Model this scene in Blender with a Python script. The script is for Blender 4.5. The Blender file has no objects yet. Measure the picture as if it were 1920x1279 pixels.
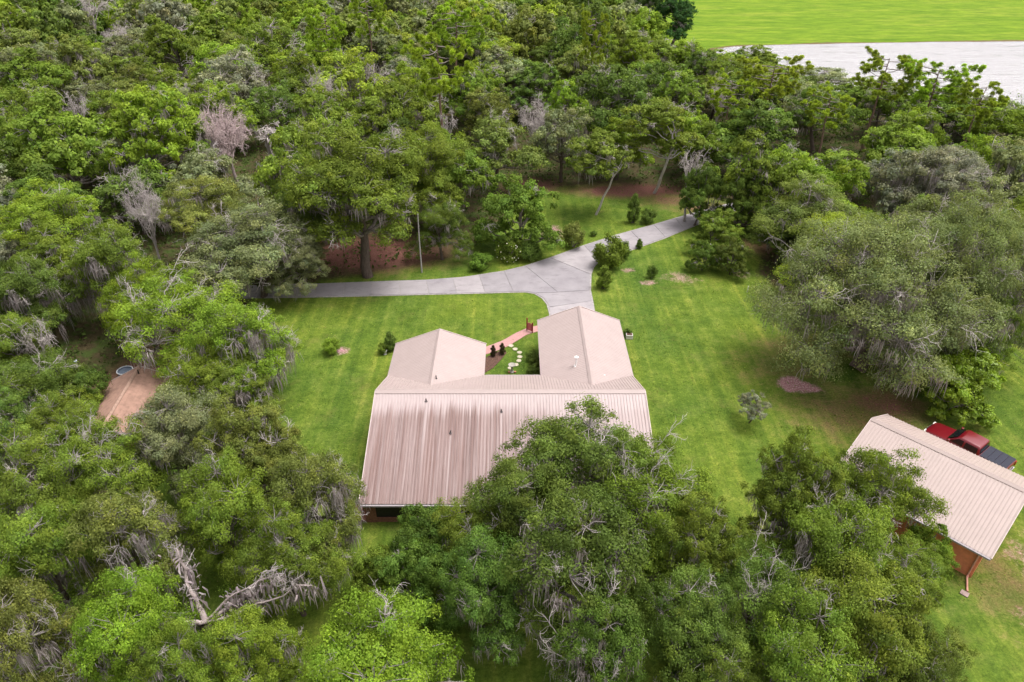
import bpy, math, random
import numpy as np
from mathutils import Vector, Matrix

C = bpy.context.scene.collection
scene = bpy.context.scene
rad = math.radians

# ------------------------------------------------------------------ camera, sky, sun, exposure
CAM_H, PITCH, FPX = 36.0, math.atan(840 / 1280), 1280.0
cam_d = bpy.data.cameras.new('drone_camera')
cam_d.sensor_width = 36.0
cam_d.lens = 24.0
cam_d.clip_start = 0.5
cam_d.clip_end = 6000
cam = bpy.data.objects.new('drone_camera', cam_d)
cam.location = (0, 0, CAM_H)
cam.rotation_euler = (math.pi / 2 - PITCH, 0, 0)
C.objects.link(cam)
scene.camera = cam

SUN_EL, SUN_AZ = 70.0, 80.0          # degrees, azimuth clockwise from +Y
world = bpy.data.worlds.new('World')
scene.world = world
world.use_nodes = True
wn = world.node_tree
wn.nodes.clear()
w_out = wn.nodes.new('ShaderNodeOutputWorld')
w_bg = wn.nodes.new('ShaderNodeBackground')
w_sky = wn.nodes.new('ShaderNodeTexSky')
w_sky.sky_type = 'NISHITA'
w_sky.sun_disc = False
w_sky.sun_elevation = rad(SUN_EL)
w_sky.sun_rotation = rad(SUN_AZ)
w_sky.dust_density = 6.0
w_sky.air_density = 1.0
w_sky.ozone_density = 1.0
w_hs = wn.nodes.new('ShaderNodeHueSaturation')   # a thin even overcast takes most of the blue out of the sky
w_hs.inputs['Saturation'].default_value = 0.12
w_tint = wn.nodes.new('ShaderNodeMix')
w_tint.data_type = 'RGBA'
w_tint.blend_type = 'MULTIPLY'
w_tint.inputs[0].default_value = 1.0
w_tint.inputs[7].default_value = (1.0, 0.955, 0.965, 1)
w_bg.inputs['Strength'].default_value = 0.15
wn.links.new(w_sky.outputs[0], w_hs.inputs['Color'])
wn.links.new(w_hs.outputs[0], w_tint.inputs[6])
wn.links.new(w_tint.outputs[2], w_bg.inputs['Color'])
wn.links.new(w_bg.outputs[0], w_out.inputs['Surface'])

sun_d = bpy.data.lights.new('sun', 'SUN')
sun_d.energy = 0.9
sun_d.angle = rad(22)
sun_d.color = (1.0, 0.95, 0.88)
sun = bpy.data.objects.new('sun', sun_d)
_sd = Vector((math.sin(rad(SUN_AZ)) * math.cos(rad(SUN_EL)), math.cos(rad(SUN_AZ)) * math.cos(rad(SUN_EL)), math.sin(rad(SUN_EL))))
sun.rotation_euler = _sd.to_track_quat('Z', 'Y').to_euler()
sun.location = (60, 20, 120)
C.objects.link(sun)

vs = scene.view_settings
vs.view_transform = 'Standard'
vs.look = 'None'
vs.gamma = 1
vs.use_curve_mapping = False
vs.exposure = 1.0
scene.cycles.max_bounces = 6
scene.cycles.diffuse_bounces = 4
scene.cycles.transmission_bounces = 4
scene.cycles.glossy_bounces = 2

# ------------------------------------------------------------------ helpers
_c, _s = math.cos(PITCH), math.sin(PITCH)


def ground(px, py, z=0.0):
    """world point at height z that the surveyed photo point (1920x1279) marks"""
    X, Y = px - 960, py - 639.5
    D = (CAM_H - z) * FPX / (Y * _c + FPX * _s)
    return np.array([X * D / FPX, D * (_c - Y / FPX * _s), z])


def depth(px, py, z=0.0):
    return (CAM_H - z) * FPX / ((py - 639.5) * _c + FPX * _s)


def project(p):
    d = CAM_H - p[2]
    D = p[1] * _c + d * _s
    return 960 + p[0] * FPX / D, 639.5 + (d * _c - p[1] * _s) * FPX / D


def tag(o, label=None, cat=None, group=None, kind=None):
    if label: o['label'] = label
    if cat: o['category'] = cat
    if group: o['group'] = group
    if kind: o['kind'] = kind
    return o


def empty(name, loc=(0, 0, 0), rz=0.0, label=None, cat=None, group=None):
    o = bpy.data.objects.new(name, None)
    o.empty_display_size = 0.3
    o.location = loc
    o.rotation_euler = (0, 0, rz)
    C.objects.link(o)
    return tag(o, label, cat, group)


def link(name, me, mat=None, parent=None):
    o = bpy.data.objects.new(name, me)
    if mat is not None and len(me.materials) == 0:
        me.materials.append(mat)
    C.objects.link(o)
    if parent: o.parent = parent
    return o


def np_mesh(name, V, F, tint=None, smooth=False):
    """fast mesh: V (n,3); F (m,k) with k = 3 or 4"""
    me = bpy.data.meshes.new(name)
    V = np.asarray(V, np.float32)
    F = np.asarray(F, np.int32)
    k = F.shape[1]
    me.vertices.add(len(V))
    me.vertices.foreach_set('co', V.ravel())
    me.loops.add(F.size)
    me.loops.foreach_set('vertex_index', F.ravel())
    me.polygons.add(len(F))
    me.polygons.foreach_set('loop_start', np.arange(0, F.size, k, dtype=np.int32))
    try:
        me.polygons.foreach_set('loop_total', np.full(len(F), k, np.int32))
    except Exception:
        pass
    if smooth:
        me.polygons.foreach_set('use_smooth', np.ones(len(F), bool))
    me.update(calc_edges=True)
    if tint is not None:
        a = me.attributes.new('tint', 'FLOAT_COLOR', 'POINT')
        t = np.ones((len(V), 4), np.float32)
        t[:, :3] = tint
        a.data.foreach_set('color', t.ravel())
    return me


class MB:
    """collects boxes, prisms, tubes and polygons into one mesh"""
    def __init__(self):
        self.v, self.f = [], []

    def add(self, verts, faces):
        b = len(self.v)
        self.v += [tuple(map(float, p)) for p in verts]
        self.f += [tuple(i + b for i in f) for f in faces]
        return self

    def box(self, x0, x1, y0, y1, z0, z1):
        p = [(x, y, z) for z in (z0, z1) for x, y in ((x0, y0), (x1, y0), (x1, y1), (x0, y1))]
        return self.add(p, [(3, 2, 1, 0), (4, 5, 6, 7), (0, 1, 5, 4), (1, 2, 6, 5), (2, 3, 7, 6), (3, 0, 4, 7)])

    def prism(self, poly, z0, z1):
        n = len(poly)
        a = sum(poly[i][0] * poly[(i + 1) % n][1] - poly[(i + 1) % n][0] * poly[i][1] for i in range(n))
        if a < 0: poly = list(poly)[::-1]
        p = [(q[0], q[1], z0) for q in poly] + [(q[0], q[1], z1) for q in poly]
        return self.add(p, [tuple(range(n))[::-1], tuple(range(n, 2 * n))] + [(i, (i + 1) % n, n + (i + 1) % n, n + i) for i in range(n)])

    def loft(self, rings, cap=True):
        n = len(rings[0])
        p = [q for r in rings for q in r]
        f = []
        for k in range(len(rings) - 1):
            for i in range(n):
                j = (i + 1) % n
                f.append((k * n + i, k * n + j, (k + 1) * n + j, (k + 1) * n + i))
        if cap:
            f.append(tuple(range(n))[::-1])
            f.append(tuple((len(rings) - 1) * n + i for i in range(n)))
        return self.add(p, f)

    def lathe(self, prof, c=(0, 0, 0), n=20, cap=True):
        return self.loft(cap=cap, rings=[[(c[0] + r * math.cos(2 * math.pi * i / n), c[1] + r * math.sin(2 * math.pi * i / n), c[2] + z) for i in range(n)] for r, z in prof])

    def tube(self, pts, r, n=8):
        rr = r if hasattr(r, '__len__') else [r] * len(pts)
        V, F = tube_np(np.array(pts, float), np.array(rr, float), n)
        return self.add(V, F.tolist())

    def build(self, name, mat=None, parent=None, bevel=0.0, smooth=False):
        me = bpy.data.meshes.new(name)
        me.from_pydata(self.v, [], self.f)
        me.update()
        if smooth:
            me.polygons.foreach_set('use_smooth', np.ones(len(me.polygons), bool))
        o = link(name, me, mat, parent)
        if bevel:
            m = o.modifiers.new('bevel', 'BEVEL')
            m.width = bevel
            m.segments = 2
            m.limit_method = 'ANGLE'
        return o


def tube_np(P, R, n=6):
    m = len(P)
    T = np.gradient(P, axis=0)
    T /= np.linalg.norm(T, axis=1)[:, None] + 1e-9
    ref = np.where(np.abs(T[:, 2:3]) > 0.9, np.array([[1.0, 0, 0]]), np.array([[0, 0, 1.0]]))
    A = np.cross(T, ref)
    A /= np.linalg.norm(A, axis=1)[:, None] + 1e-9
    B = np.cross(T, A)
    ang = np.arange(n) * 2 * math.pi / n
    V = P[:, None, :] + R[:, None, None] * (np.cos(ang)[None, :, None] * A[:, None, :] + np.sin(ang)[None, :, None] * B[:, None, :])
    i = np.arange(n)
    j = (i + 1) % n
    F = []
    for k in range(m - 1):
        F.append(np.stack([k * n + i, k * n + j, (k + 1) * n + j, (k + 1) * n + i], 1))
    return V.reshape(-1, 3), np.concatenate(F)


class Tubes:
    def __init__(self):
        self.V, self.F, self.T, self.b = [], [], [], 0

    def add(self, P, R, n=5, tint=None):
        V, F = tube_np(np.asarray(P, float), np.asarray(R, float), n)
        self.V.append(V)
        self.F.append(F + self.b)
        self.T.append(np.ones((len(V), 3)) * (np.array(tint) if tint is not None else 1.0))
        self.b += len(V)

    def mesh(self, name):
        return np_mesh(name, np.concatenate(self.V), np.concatenate(self.F), np.concatenate(self.T), smooth=True)


# ------------------------------------------------------------------ materials
def nodes_of(name):
    m = bpy.data.materials.new(name)
    m.use_nodes = True
    nt = m.node_tree
    return m, nt, nt.nodes['Principled BSDF'], nt.nodes.new, nt.links.new


def ramp(nt, fac, stops):
    r = nt.nodes.new('ShaderNodeValToRGB')
    e = r.color_ramp.elements
    while len(e) < len(stops): e.new(0.5)
    for k, (p, c) in enumerate(stops):
        e[k].position = p
        e[k].color = (*c, 1) if len(c) == 3 else c
    nt.links.new(fac, r.inputs[0])
    return r.outputs[0]


def noise(nt, vec, scale, detail=4, rough=0.6, dim='3D'):
    n = nt.nodes.new('ShaderNodeTexNoise')
    n.inputs['Scale'].default_value = scale
    n.inputs['Detail'].default_value = detail
    n.inputs['Roughness'].default_value = rough
    if vec is not None: nt.links.new(vec, n.inputs['Vector'])
    return n.outputs['Fac']


def mixc(nt, fac, a, b, blend='MIX'):
    m = nt.nodes.new('ShaderNodeMix')
    m.data_type = 'RGBA'
    m.blend_type = blend
    for s, v in ((0, fac), (6, a), (7, b)):
        if isinstance(v, (int, float)): m.inputs[s].default_value = v
        elif isinstance(v, tuple): m.inputs[s].default_value = (*v, 1) if len(v) == 3 else v
        else: nt.links.new(v, m.inputs[s])
    return m.outputs[2]


def math_(nt, op, a, b=None, clamp=False):
    m = nt.nodes.new('ShaderNodeMath')
    m.operation = op
    m.use_clamp = clamp
    for s, v in ((0, a), (1, b)):
        if v is None: continue
        if isinstance(v, (int, float)): m.inputs[s].default_value = v
        else: nt.links.new(v, m.inputs[s])
    return m.outputs[0]


def position(nt):
    return nt.nodes.new('ShaderNodeNewGeometry').outputs['Position']


def scaled(nt, vec, s, rz=0):
    m = nt.nodes.new('ShaderNodeMapping')
    m.inputs['Scale'].default_value = s
    m.inputs['Rotation'].default_value = (0, 0, rz)
    nt.links.new(vec, m.inputs['Vector'])
    return m.outputs[0]


def bump(nt, bsdf, h, strength=0.3, dist=0.05):
    b = nt.nodes.new('ShaderNodeBump')
    b.inputs['Strength'].default_value = strength
    b.inputs['Distance'].default_value = dist
    nt.links.new(h, b.inputs['Height'])
    nt.links.new(b.outputs[0], bsdf.inputs['Normal'])


def simple(name, col, rough=0.7, var=0.25, scale=3.0, metal=0.0, bumps=0.0, spec=0.3):
    m, nt, b, N, L = nodes_of(name)
    pos = position(nt)
    f = noise(nt, pos, scale, 5)
    lo = tuple(c * (1 - var) for c in col)
    hi = tuple(min(1, c * (1 + var)) for c in col)
    L(ramp(nt, f, [(0.3, lo), (0.7, hi)]), b.inputs['Base Color'])
    b.inputs['Roughness'].default_value = rough
    b.inputs['Metallic'].default_value = metal
    b.inputs['Specular IOR Level'].default_value = spec
    if bumps: bump(nt, b, noise(nt, pos, scale * 6, 4), bumps, 0.03)
    return m


def leaf_material(name, transl=0.38, rough=0.6, spec=0.10):
    m, nt, b, N, L = nodes_of(name)
    a = N('ShaderNodeAttribute'); a.attribute_name = 'tint'
    oi = N('ShaderNodeObjectInfo')
    col = mixc(nt, 1.0, a.outputs['Color'], oi.outputs['Color'], 'MULTIPLY')
    hs = N('ShaderNodeHueSaturation')
    L(math_(nt, 'ADD', math_(nt, 'MULTIPLY', oi.outputs['Random'], 0.016), 0.490), hs.inputs['Hue'])
    L(math_(nt, 'ADD', math_(nt, 'MULTIPLY', oi.outputs['Random'], 0.22), 0.9), hs.inputs['Value'])
    L(col, hs.inputs['Color'])
    L(hs.outputs[0], b.inputs['Base Color'])
    b.inputs['Roughness'].default_value = rough
    b.inputs['Specular IOR Level'].default_value = spec
    t = N('ShaderNodeBsdfTranslucent')
    L(mixc(nt, 1.0, hs.outputs[0], (1.15, 1.2, 0.75), 'MULTIPLY'), t.inputs['Color'])
    mx = N('ShaderNodeMixShader')
    mx.inputs[0].default_value = transl
    L(b.outputs[0], mx.inputs[1]); L(t.outputs[0], mx.inputs[2])
    L(mx.outputs[0], nt.nodes['Material Output'].inputs['Surface'])
    return m


def bark_material(name):
    m, nt, b, N, L = nodes_of(name)
    a = N('ShaderNodeAttribute'); a.attribute_name = 'tint'
    pos = position(nt)
    f = noise(nt, scaled(nt, pos, (1, 1, 0.25)), 7, 5, 0.7)
    v = ramp(nt, f, [(0.3, (0.55, 0.53, 0.52)), (0.7, (1.25, 1.22, 1.2))])
    L(mixc(nt, 1.0, a.outputs['Color'], v, 'MULTIPLY'), b.inputs['Base Color'])
    b.inputs['Roughness'].default_value = 0.9
    b.inputs['Specular IOR Level'].default_value = 0.15
    bump(nt, b, f, 0.5, 0.05)
    return m


M_LEAF = leaf_material('leaf')
M_GLOSSY = leaf_material('glossy_leaf', 0.25, 0.4, 0.3)
M_NEEDLE = leaf_material('pine_needle', 0.3, 0.5, 0.3)
M_MOSS = leaf_material('spanish_moss', 0.3, 0.95, 0.05)
M_BARK = bark_material('bark')

# ------------------------------------------------------------------ ground sheet
yard = [(-27, 20), (-26, 57), (-27.5, 64), (-20, 67), (-13, 69.5), (-6, 73), (-1, 82), (3, 95), (15, 97), (22, 93), (30, 90), (33, 83), (27, 68),
        (31, 61), (44, 56), (75, 52), (75, 12), (-27, 12)]
pond = [(55, 200), (59, 203.5), (66, 206.5), (80, 208), (96, 210), (120, 212), (150, 213), (260, 213), (300, 180), (260, 126), (170, 119), (130, 117), (98, 119),
        (82, 130), (72, 148), (62, 170), (56, 188)]
pasture = [(56, 196), (44, 199), (40, 208), (42, 225), (50, 300), (52, 420), (700, 420), (700, 205), (260, 205), (120, 204), (66, 199)]


def inside(poly, X, Y):
    X, Y = np.asarray(X, float), np.asarray(Y, float)
    r = np.zeros(X.shape, bool)
    n = len(poly)
    for i in range(n):
        x0, y0 = poly[i]; x1, y1 = poly[(i + 1) % n]
        if y0 == y1: continue
        c = ((y0 > Y) != (y1 > Y)) & (X < (x1 - x0) * (Y - y0) / (y1 - y0) + x0)
        r ^= c
    return r


def edge_dist(poly, X, Y):
    """signed distance, positive inside"""
    d = np.full(np.shape(X), 1e9)
    n = len(poly)
    for i in range(n):
        a = np.array(poly[i], float); b = np.array(poly[(i + 1) % n], float)
        ab = b - a
        t = np.clip(((X - a[0]) * ab[0] + (Y - a[1]) * ab[1]) / (ab @ ab), 0, 1)
        d = np.minimum(d, np.hypot(X - a[0] - t * ab[0], Y - a[1] - t * ab[1]))
    return np.where(inside(poly, X, Y), d, -d)


def smoothstep(a, b, x):
    t = np.clip((x - a) / (b - a), 0, 1)
    return t * t * (3 - 2 * t)


def axis(lo, f0, f1, hi, fine, coarse):
    return np.concatenate([np.arange(lo, f0, coarse), np.arange(f0, f1, fine), np.arange(f1, hi + 0.1, coarse)])


# bare spots: x, y, rx, ry, strength
bare_spots = [(24.5, 48.2, 1.0, .8, 1.4), (25.4, 47.6, .9, .8, 1.3), (24.2, 47.4, .7, .55, 1.2), (26.3, 47.1, .6, .4, 1.0), (25.3, 48.6, .5, .5, 1.0), (27.1, 46.9, .35, .3, .9), (13.3, 69.6, 1.1, 0.7, 0.7), (18.5, 68, 2.3, 1.8, 0.55), (15.2, 66.7, 1.4, 0.6, 0.75), (20.2, 67.0, 1.4, 1.0, 0.5),
              (5.0, 80.0, 1.5, 2.6, 0.85), (-16.0, 53.2, 0.7, 0.7, 1.0), (26.0, 68.5, 1.5, 1.2, 0.6), (12, 86.0, 3, 1.0, 0.2),
              (-10.6, 53.5, 0.8, 0.6, 0.6), (33.2, 28.6, 1.5, 3.0, .62), (31.0, 24.0, 2.2, 2.2, .5), (36, 30, 2.5, 3, .5), (31.8, 32.5, .9, 2.4, .55)]
litter_spots = [(-17, 74, 8.5, 4.5, 1.2), (17, 94.5, 8, 2.6, 1.2), (3, 96, 4, 3, 1.0), (31.5, 45.0, 3.2, 2.6, 0.9), (28, 44, 6.0, 4.5, 0.62), (28, 53.5, 6.5, 3.5, 0.55), (25, 50, 5, 4, .5),
                (31, 27, 3.5, 4.0, 0.55), (-32.5, 48, 3, 5, 1.3), (26, 88, 4.5, 3.5, 0.7), (22, 91, 4, 3, 0.8), (30, 76, 2.2, 3, 0.8)]


def blobs(sp, X, Y):
    r = np.zeros(X.shape)
    for x, y, a, b, s in sp:
        r = np.maximum(r, s * np.exp(-0.7 * (((X - x) / a) ** 2 + ((Y - y) / b) ** 2)))
    return r


def make_ground():
    xs = np.concatenate([[-2500, -1200, -600, -320], axis(-200, -42, 44, 320, 0.6, 4.0), [500, 900, 1600, 2600]])
    ys = np.concatenate([[-900, -300, -60, 0], axis(8, 22, 98, 430, 0.6, 4.0), [600, 900, 1500, 3000]])
    X, Y = np.meshgrid(xs, ys)
    nx, ny = len(xs), len(ys)
    rng = np.random.default_rng(3)
    V = np.stack([X, Y, np.zeros_like(X)], -1).reshape(-1, 3)
    i = np.arange(nx * ny).reshape(ny, nx)
    F = np.stack([i[:-1, :-1], i[:-1, 1:], i[1:, 1:], i[1:, :-1]], -1).reshape(-1, 4)
    lawn = smoothstep(-2.5, 1.5, edge_dist(yard, X, Y))
    past = smoothstep(-3, 3, edge_dist(pasture, X, Y))
    lit = np.clip(blobs(litter_spots, X, Y), 0, 1)
    bare = np.clip(blobs(bare_spots, X, Y), 0, 1)
    mud = smoothstep(-3.2, -0.5, edge_dist(pond, X, Y)) * past
    T1 = np.stack([lawn, past, lit], -1).reshape(-1, 3)
    me = np_mesh('ground', V, F, T1, smooth=True)
    a = me.attributes.new('wear', 'FLOAT_COLOR', 'POINT')
    W = np.ones((len(V), 4), np.float32)
    W[:, 0] = bare.ravel(); W[:, 1] = mud.ravel(); W[:, 2] = 0
    a.data.foreach_set('color', W.ravel())

    m, nt, b, N, L = nodes_of('ground')
    pos = position(nt)
    at = N('ShaderNodeAttribute'); at.attribute_name = 'tint'
    wr = N('ShaderNodeAttribute'); wr.attribute_name = 'wear'
    s1 = N('ShaderNodeSeparateColor'); L(at.outputs['Color'], s1.inputs[0])
    s2 = N('ShaderNodeSeparateColor'); L(wr.outputs['Color'], s2.inputs[0])
    n_big = noise(nt, pos, 0.11, 4, 0.55)
    n_mid = noise(nt, pos, 0.6, 6, 0.65)
    n_fine = noise(nt, pos, 2.6, 8, 0.8)
    n_tuft = noise(nt, pos, 7.0, 6, 0.8)
    # mown stripes run with the house axis
    st = noise(nt, scaled(nt, pos, (1.1, 0.035, 1), rad(-3)), 1.0, 4, 0.6)
    g1 = ramp(nt, n_mid, [(0.28, (0.067, 0.110, 0.013)), (0.5, (0.100, 0.155, 0.019)), (0.74, (0.156, 0.200, 0.034))])
    g2 = ramp(nt, n_big, [(0.34, (0.70, 0.80, 0.88)), (0.5, (0.97, 0.99, 1.0)), (0.66, (1.20, 1.12, 1.05))])
    g = mixc(nt, 1.0, g1, g2, 'MULTIPLY')
    g = mixc(nt, 1.0, g, ramp(nt, st, [(0.34, (0.76, 0.82, 0.86)), (0.52, (1.0, 1.0, 1.0)), (0.68, (1.42, 1.22, 1.4))]), 'MULTIPLY')
    g = mixc(nt, 1.0, g, ramp(nt, n_fine, [(0.36, (0.66, 0.72, 0.72)), (0.64, (1.34, 1.26, 1.3))]), 'MULTIPLY')
    g = mixc(nt, 0.8, g, ramp(nt, n_tuft, [(0.36, (0.58, 0.64, 0.62)), (0.64, (1.42, 1.36, 1.4))]), 'MULTIPLY')
    # dry thatch
    dry = ramp(nt, noise(nt, pos, 0.28, 7, 0.7), [(0.56, (0, 0, 0)), (0.74, (1, 1, 1))])
    g = mixc(nt, math_(nt, 'MULTIPLY', dry, 0.45), g, (0.185, 0.16, 0.055))
    # pasture
    p_n = noise(nt, scaled(nt, pos, (0.025, 0.10, 1)), 1.0, 8, 0.75)
    p = ramp(nt, p_n, [(0.3, (0.085, 0.165, 0.010)), (0.5, (0.130, 0.215, 0.014)), (0.72, (0.205, 0.250, 0.030))])
    p_d = ramp(nt, noise(nt, scaled(nt, pos, (0.05, 0.14, 1)), 1.0, 7, 0.75), [(0.6, (0, 0, 0)), (0.72, (1, 1, 1))])
    p = mixc(nt, math_(nt, 'MULTIPLY', p_d, 0.5), p, (0.15, 0.155, 0.03))
    p = mixc(nt, 1.0, p, ramp(nt, noise(nt, scaled(nt, pos, (0.12, 0.35, 1)), 1.0, 7, 0.8), [(0.38, (0.62, 0.72, 0.8)), (0.62, (1.30, 1.2, 1.25))]), 'MULTIPLY')
    # forest floor and leaf litter
    fl = ramp(nt, n_fine, [(0.3, (0.035, 0.030, 0.014)), (0.55, (0.075, 0.06, 0.03)), (0.75, (0.15, 0.11, 0.07))])
    fl = mixc(nt, ramp(nt, n_mid, [(0.45, (0, 0, 0)), (0.6, (0.8, 0.8, 0.8))]), fl, (0.05, 0.085, 0.018))
    li = ramp(nt, n_tuft, [(0.25, (0.065, 0.026, 0.02)), (0.5, (0.155, 0.07, 0.055)), (0.75, (0.29, 0.165, 0.135))])
    ba = ramp(nt, n_tuft, [(0.3, (0.19, 0.072, 0.075)), (0.5, (0.34, 0.175, 0.18)), (0.62, (0.60, 0.45, 0.46))])
    jit = math_(nt, 'MULTIPLY', math_(nt, 'SUBTRACT', n_fine, 0.5), 2.4)
    jit2 = math_(nt, 'MULTIPLY', math_(nt, 'SUBTRACT', n_mid, 0.5), 2.2)
    jj = math_(nt, 'ADD', jit, jit2)

    def mask(v, lo=0.4, hi=0.6):
        j = math_(nt, 'ADD', v, math_(nt, 'MULTIPLY', jj, 0.45))
        mr = N('ShaderNodeMapRange'); mr.clamp = True
        mr.inputs['From Min'].default_value = lo; mr.inputs['From Max'].default_value = hi
        L(j, mr.inputs['Value'])
        return mr.outputs[0]
    col = mixc(nt, mask(s1.outputs[0], 0.3, 0.7), fl, g)
    col = mixc(nt, mask(s1.outputs[1], 0.35, 0.65), col, p)
    col = mixc(nt, mask(s1.outputs[2], 0.25, 0.95), col, li)
    col = mixc(nt, mask(s2.outputs[0], 0.4, 0.8), col, ba)
    col = mixc(nt, mask(s2.outputs[1], 0.45, 0.6), col, (0.13, 0.10, 0.05))
    L(col, b.inputs['Base Color'])
    b.inputs['Roughness'].default_value = 0.95
    b.inputs['Specular IOR Level'].default_value = 0.08
    bump(nt, b, math_(nt, 'ADD', math_(nt, 'MULTIPLY', n_fine, 0.6), n_tuft), 0.6, 0.12)
    o = link('ground', me, m)
    tag(o, kind='structure')


make_ground()


def make_pond():
    n = len(pond)
    P = []
    rng = random.Random(5)
    for i in range(n):
        a, b = pond[i], pond[(i + 1) % n]
        for k in range(6):
            t = k / 6
            P.append((a[0] + (b[0] - a[0]) * t + rng.uniform(-.5, .5), a[1] + (b[1] - a[1]) * t + rng.uniform(-.25, .25)))
    mb = MB()
    mb.add([(x, y, 0.03) for x, y in P], [tuple(range(len(P)))])
    m, nt, b, N, L = nodes_of('pond_water')
    pos = position(nt)
    w = noise(nt, scaled(nt, pos, (0.12, 0.5, 1)), 1.0, 8, 0.75)
    b.inputs['Base Color'].default_value = (0.42, 0.42, 0.42, 1)
    L(ramp(nt, noise(nt, scaled(nt, pos, (0.05, 0.12, 1)), 1, 6, 0.7), [(0.4, (0.06,) * 3), (0.7, (0.14,) * 3)]), b.inputs['Roughness'])
    b.inputs['IOR'].default_value = 1.75
    b.inputs['Specular IOR Level'].default_value = 1.0
    w2 = noise(nt, scaled(nt, pos, (0.35, 1.5, 1)), 1.0, 6, 0.7)
    bump(nt, b, math_(nt, 'ADD', w, math_(nt, 'MULTIPLY', w2, 0.5)), 0.75, 0.9)
    weed = ramp(nt, noise(nt, scaled(nt, pos, (0.06, 0.22, 1)), 1.0, 8, 0.8), [(0.33, (0.17, 0.18, 0.14)), (0.44, (0.42, 0.42, 0.425))])
    L(weed, b.inputs['Base Color'])
    o = mb.build('pond', m)
    tag(o, kind='structure')


make_pond()

# ------------------------------------------------------------------ driveway: a base sheet and separate concrete slabs
M_SLAB, nt, b, N, L = nodes_of('concrete_slab')
pos = position(nt)
f1 = noise(nt, pos, 0.5, 6, 0.6); f2 = noise(nt, pos, 14, 4, 0.7)
oi = N('ShaderNodeObjectInfo')
cc = ramp(nt, f1, [(0.3, (0.240, 0.222, 0.232)), (0.55, (0.29, 0.272, 0.280)), (0.75, (0.32, 0.302, 0.306))])
cc = mixc(nt, 0.7, cc, ramp(nt, f2, [(0.3, (0.85,) * 3), (0.7, (1.1,) * 3)]), 'MULTIPLY')
tone = ramp(nt, oi.outputs['Random'], [(0.0, (0.84, 0.84, 0.86)), (1.0, (1.08, 1.07, 1.06))])
cc = mixc(nt, 1.0, cc, tone, 'MULTIPLY')
stn = ramp(nt, noise(nt, scaled(nt, pos, (0.7, 1.6, 1)), 0.8, 7, 0.72), [(0.54, (1, 1, 1)), (0.70, (0.60, 0.58, 0.60))])
cc = mixc(nt, 0.8, cc, stn, 'MULTIPLY')
L(cc, b.inputs['Base Color'])
b.inputs['Roughness'].default_value = 0.85
bump(nt, b, f2, 0.15, 0.02)
M_SLAB_BASE = simple('driveway_base', (0.30, 0.28, 0.27), 0.9, 0.3, 4)


def W2(l):
    return [tuple(ground(x, y)[:2]) for x, y in l]


def along(pts, n):
    P = np.array(pts)
    s = np.concatenate([[0], np.cumsum(np.hypot(*np.diff(P, axis=0).T))])
    t = np.linspace(0, s[-1], n)
    return [(float(np.interp(q, s, P[:, 0])), float(np.interp(q, s, P[:, 1]))) for q in t]


def make_driveway():
    upW = W2([(440, 537), (545, 535), (640, 531.5), (720, 528.5), (800, 526), (870, 520.5), (945, 509)])
    loW = W2([(430, 559), (545, 557.5), (640, 556), (760, 553), (870, 550.5), (962, 548)])
    upN = W2([(1095, 461), (1160, 440), (1220, 423.5), (1276, 407), (1348, 387), (1420, 369)])
    loN = W2([(1122, 490), (1200, 463), (1245, 447), (1276, 434), (1348, 405), (1420, 382)])
    cells = []
    n = 10
    a, c = along(upW, n + 1), along(loW, n + 1)
    for k in range(n):
        cells.append([a[k], a[k + 1], c[k + 1], c[k]])
    n = 8
    a, c = along(upN, n + 1), along(loN, n + 1)
    for k in range(n):
        cells.append([a[k], a[k + 1], c[k + 1], c[k]])
    A1, A2, A3, A4 = (945, 509), (985, 499.5), (1032, 484), (1095, 461)
    P1 = (1046, 549)
    B0, B1, B2, B3, B4, B5 = (962, 548), (985, 547.5), (1003, 550.5), (1018, 559.5), (1027, 571), (1031, 585)
    C0, C1, C2, C3, C4, C5 = (1122, 490), (1112, 501), (1107, 515), (1106, 545), (1110, 565), (1117, 600)
    cells += [W2([A1, A2, P1, B2, B1, B0]), W2([A2, (1010, 491.5), A3, C2, C3, P1]), W2([A3, (1064, 472.5), A4, C0, C1, C2]),
              W2([B2, P1, C3, C4, (1030, 577), B4, B3]), W2([B4, (1030, 577), C4, C5, (1033, 604), B5])]
    base = MB()
    root = empty('driveway', (0, 0, 0))
    tag(root, kind='structure')
    outer_u = upW + W2([A2, A3]) + upN
    outer_l = loW + W2([B1, B2, B3, B4, B5, (1033, 604), C5, C4, C3, C2, C1]) + loN
    poly = outer_u + outer_l[::-1]
    # widen the base a little so a pale concrete lip shows beside the slabs
    P = np.array(poly)
    area = 0.5 * np.sum(P[:, 0] * np.roll(P[:, 1], -1) - np.roll(P[:, 0], -1) * P[:, 1])
    T = np.roll(P, -1, 0) - np.roll(P, 1, 0)
    T /= np.linalg.norm(T, axis=1)[:, None] + 1e-9
    Nn = np.stack([T[:, 1], -T[:, 0]], 1) * (1 if area > 0 else -1)
    Q = P + Nn * 0.13
    mb = MB(); mb.prism([tuple(q) for q in Q], -0.02, 0.035)
    mb.build('driveway_base', M_SLAB_BASE, root)
    for cell in cells:
        P = np.array(cell)
        c = P.mean(0)
        Q = [tuple(q + (c - q) / np.linalg.norm(c - q) * 0.045) for q in P]
        mb = MB(); mb.prism(Q, 0.0, 0.075)
        mb.build('slab', M_SLAB, root)


make_driveway()

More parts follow.
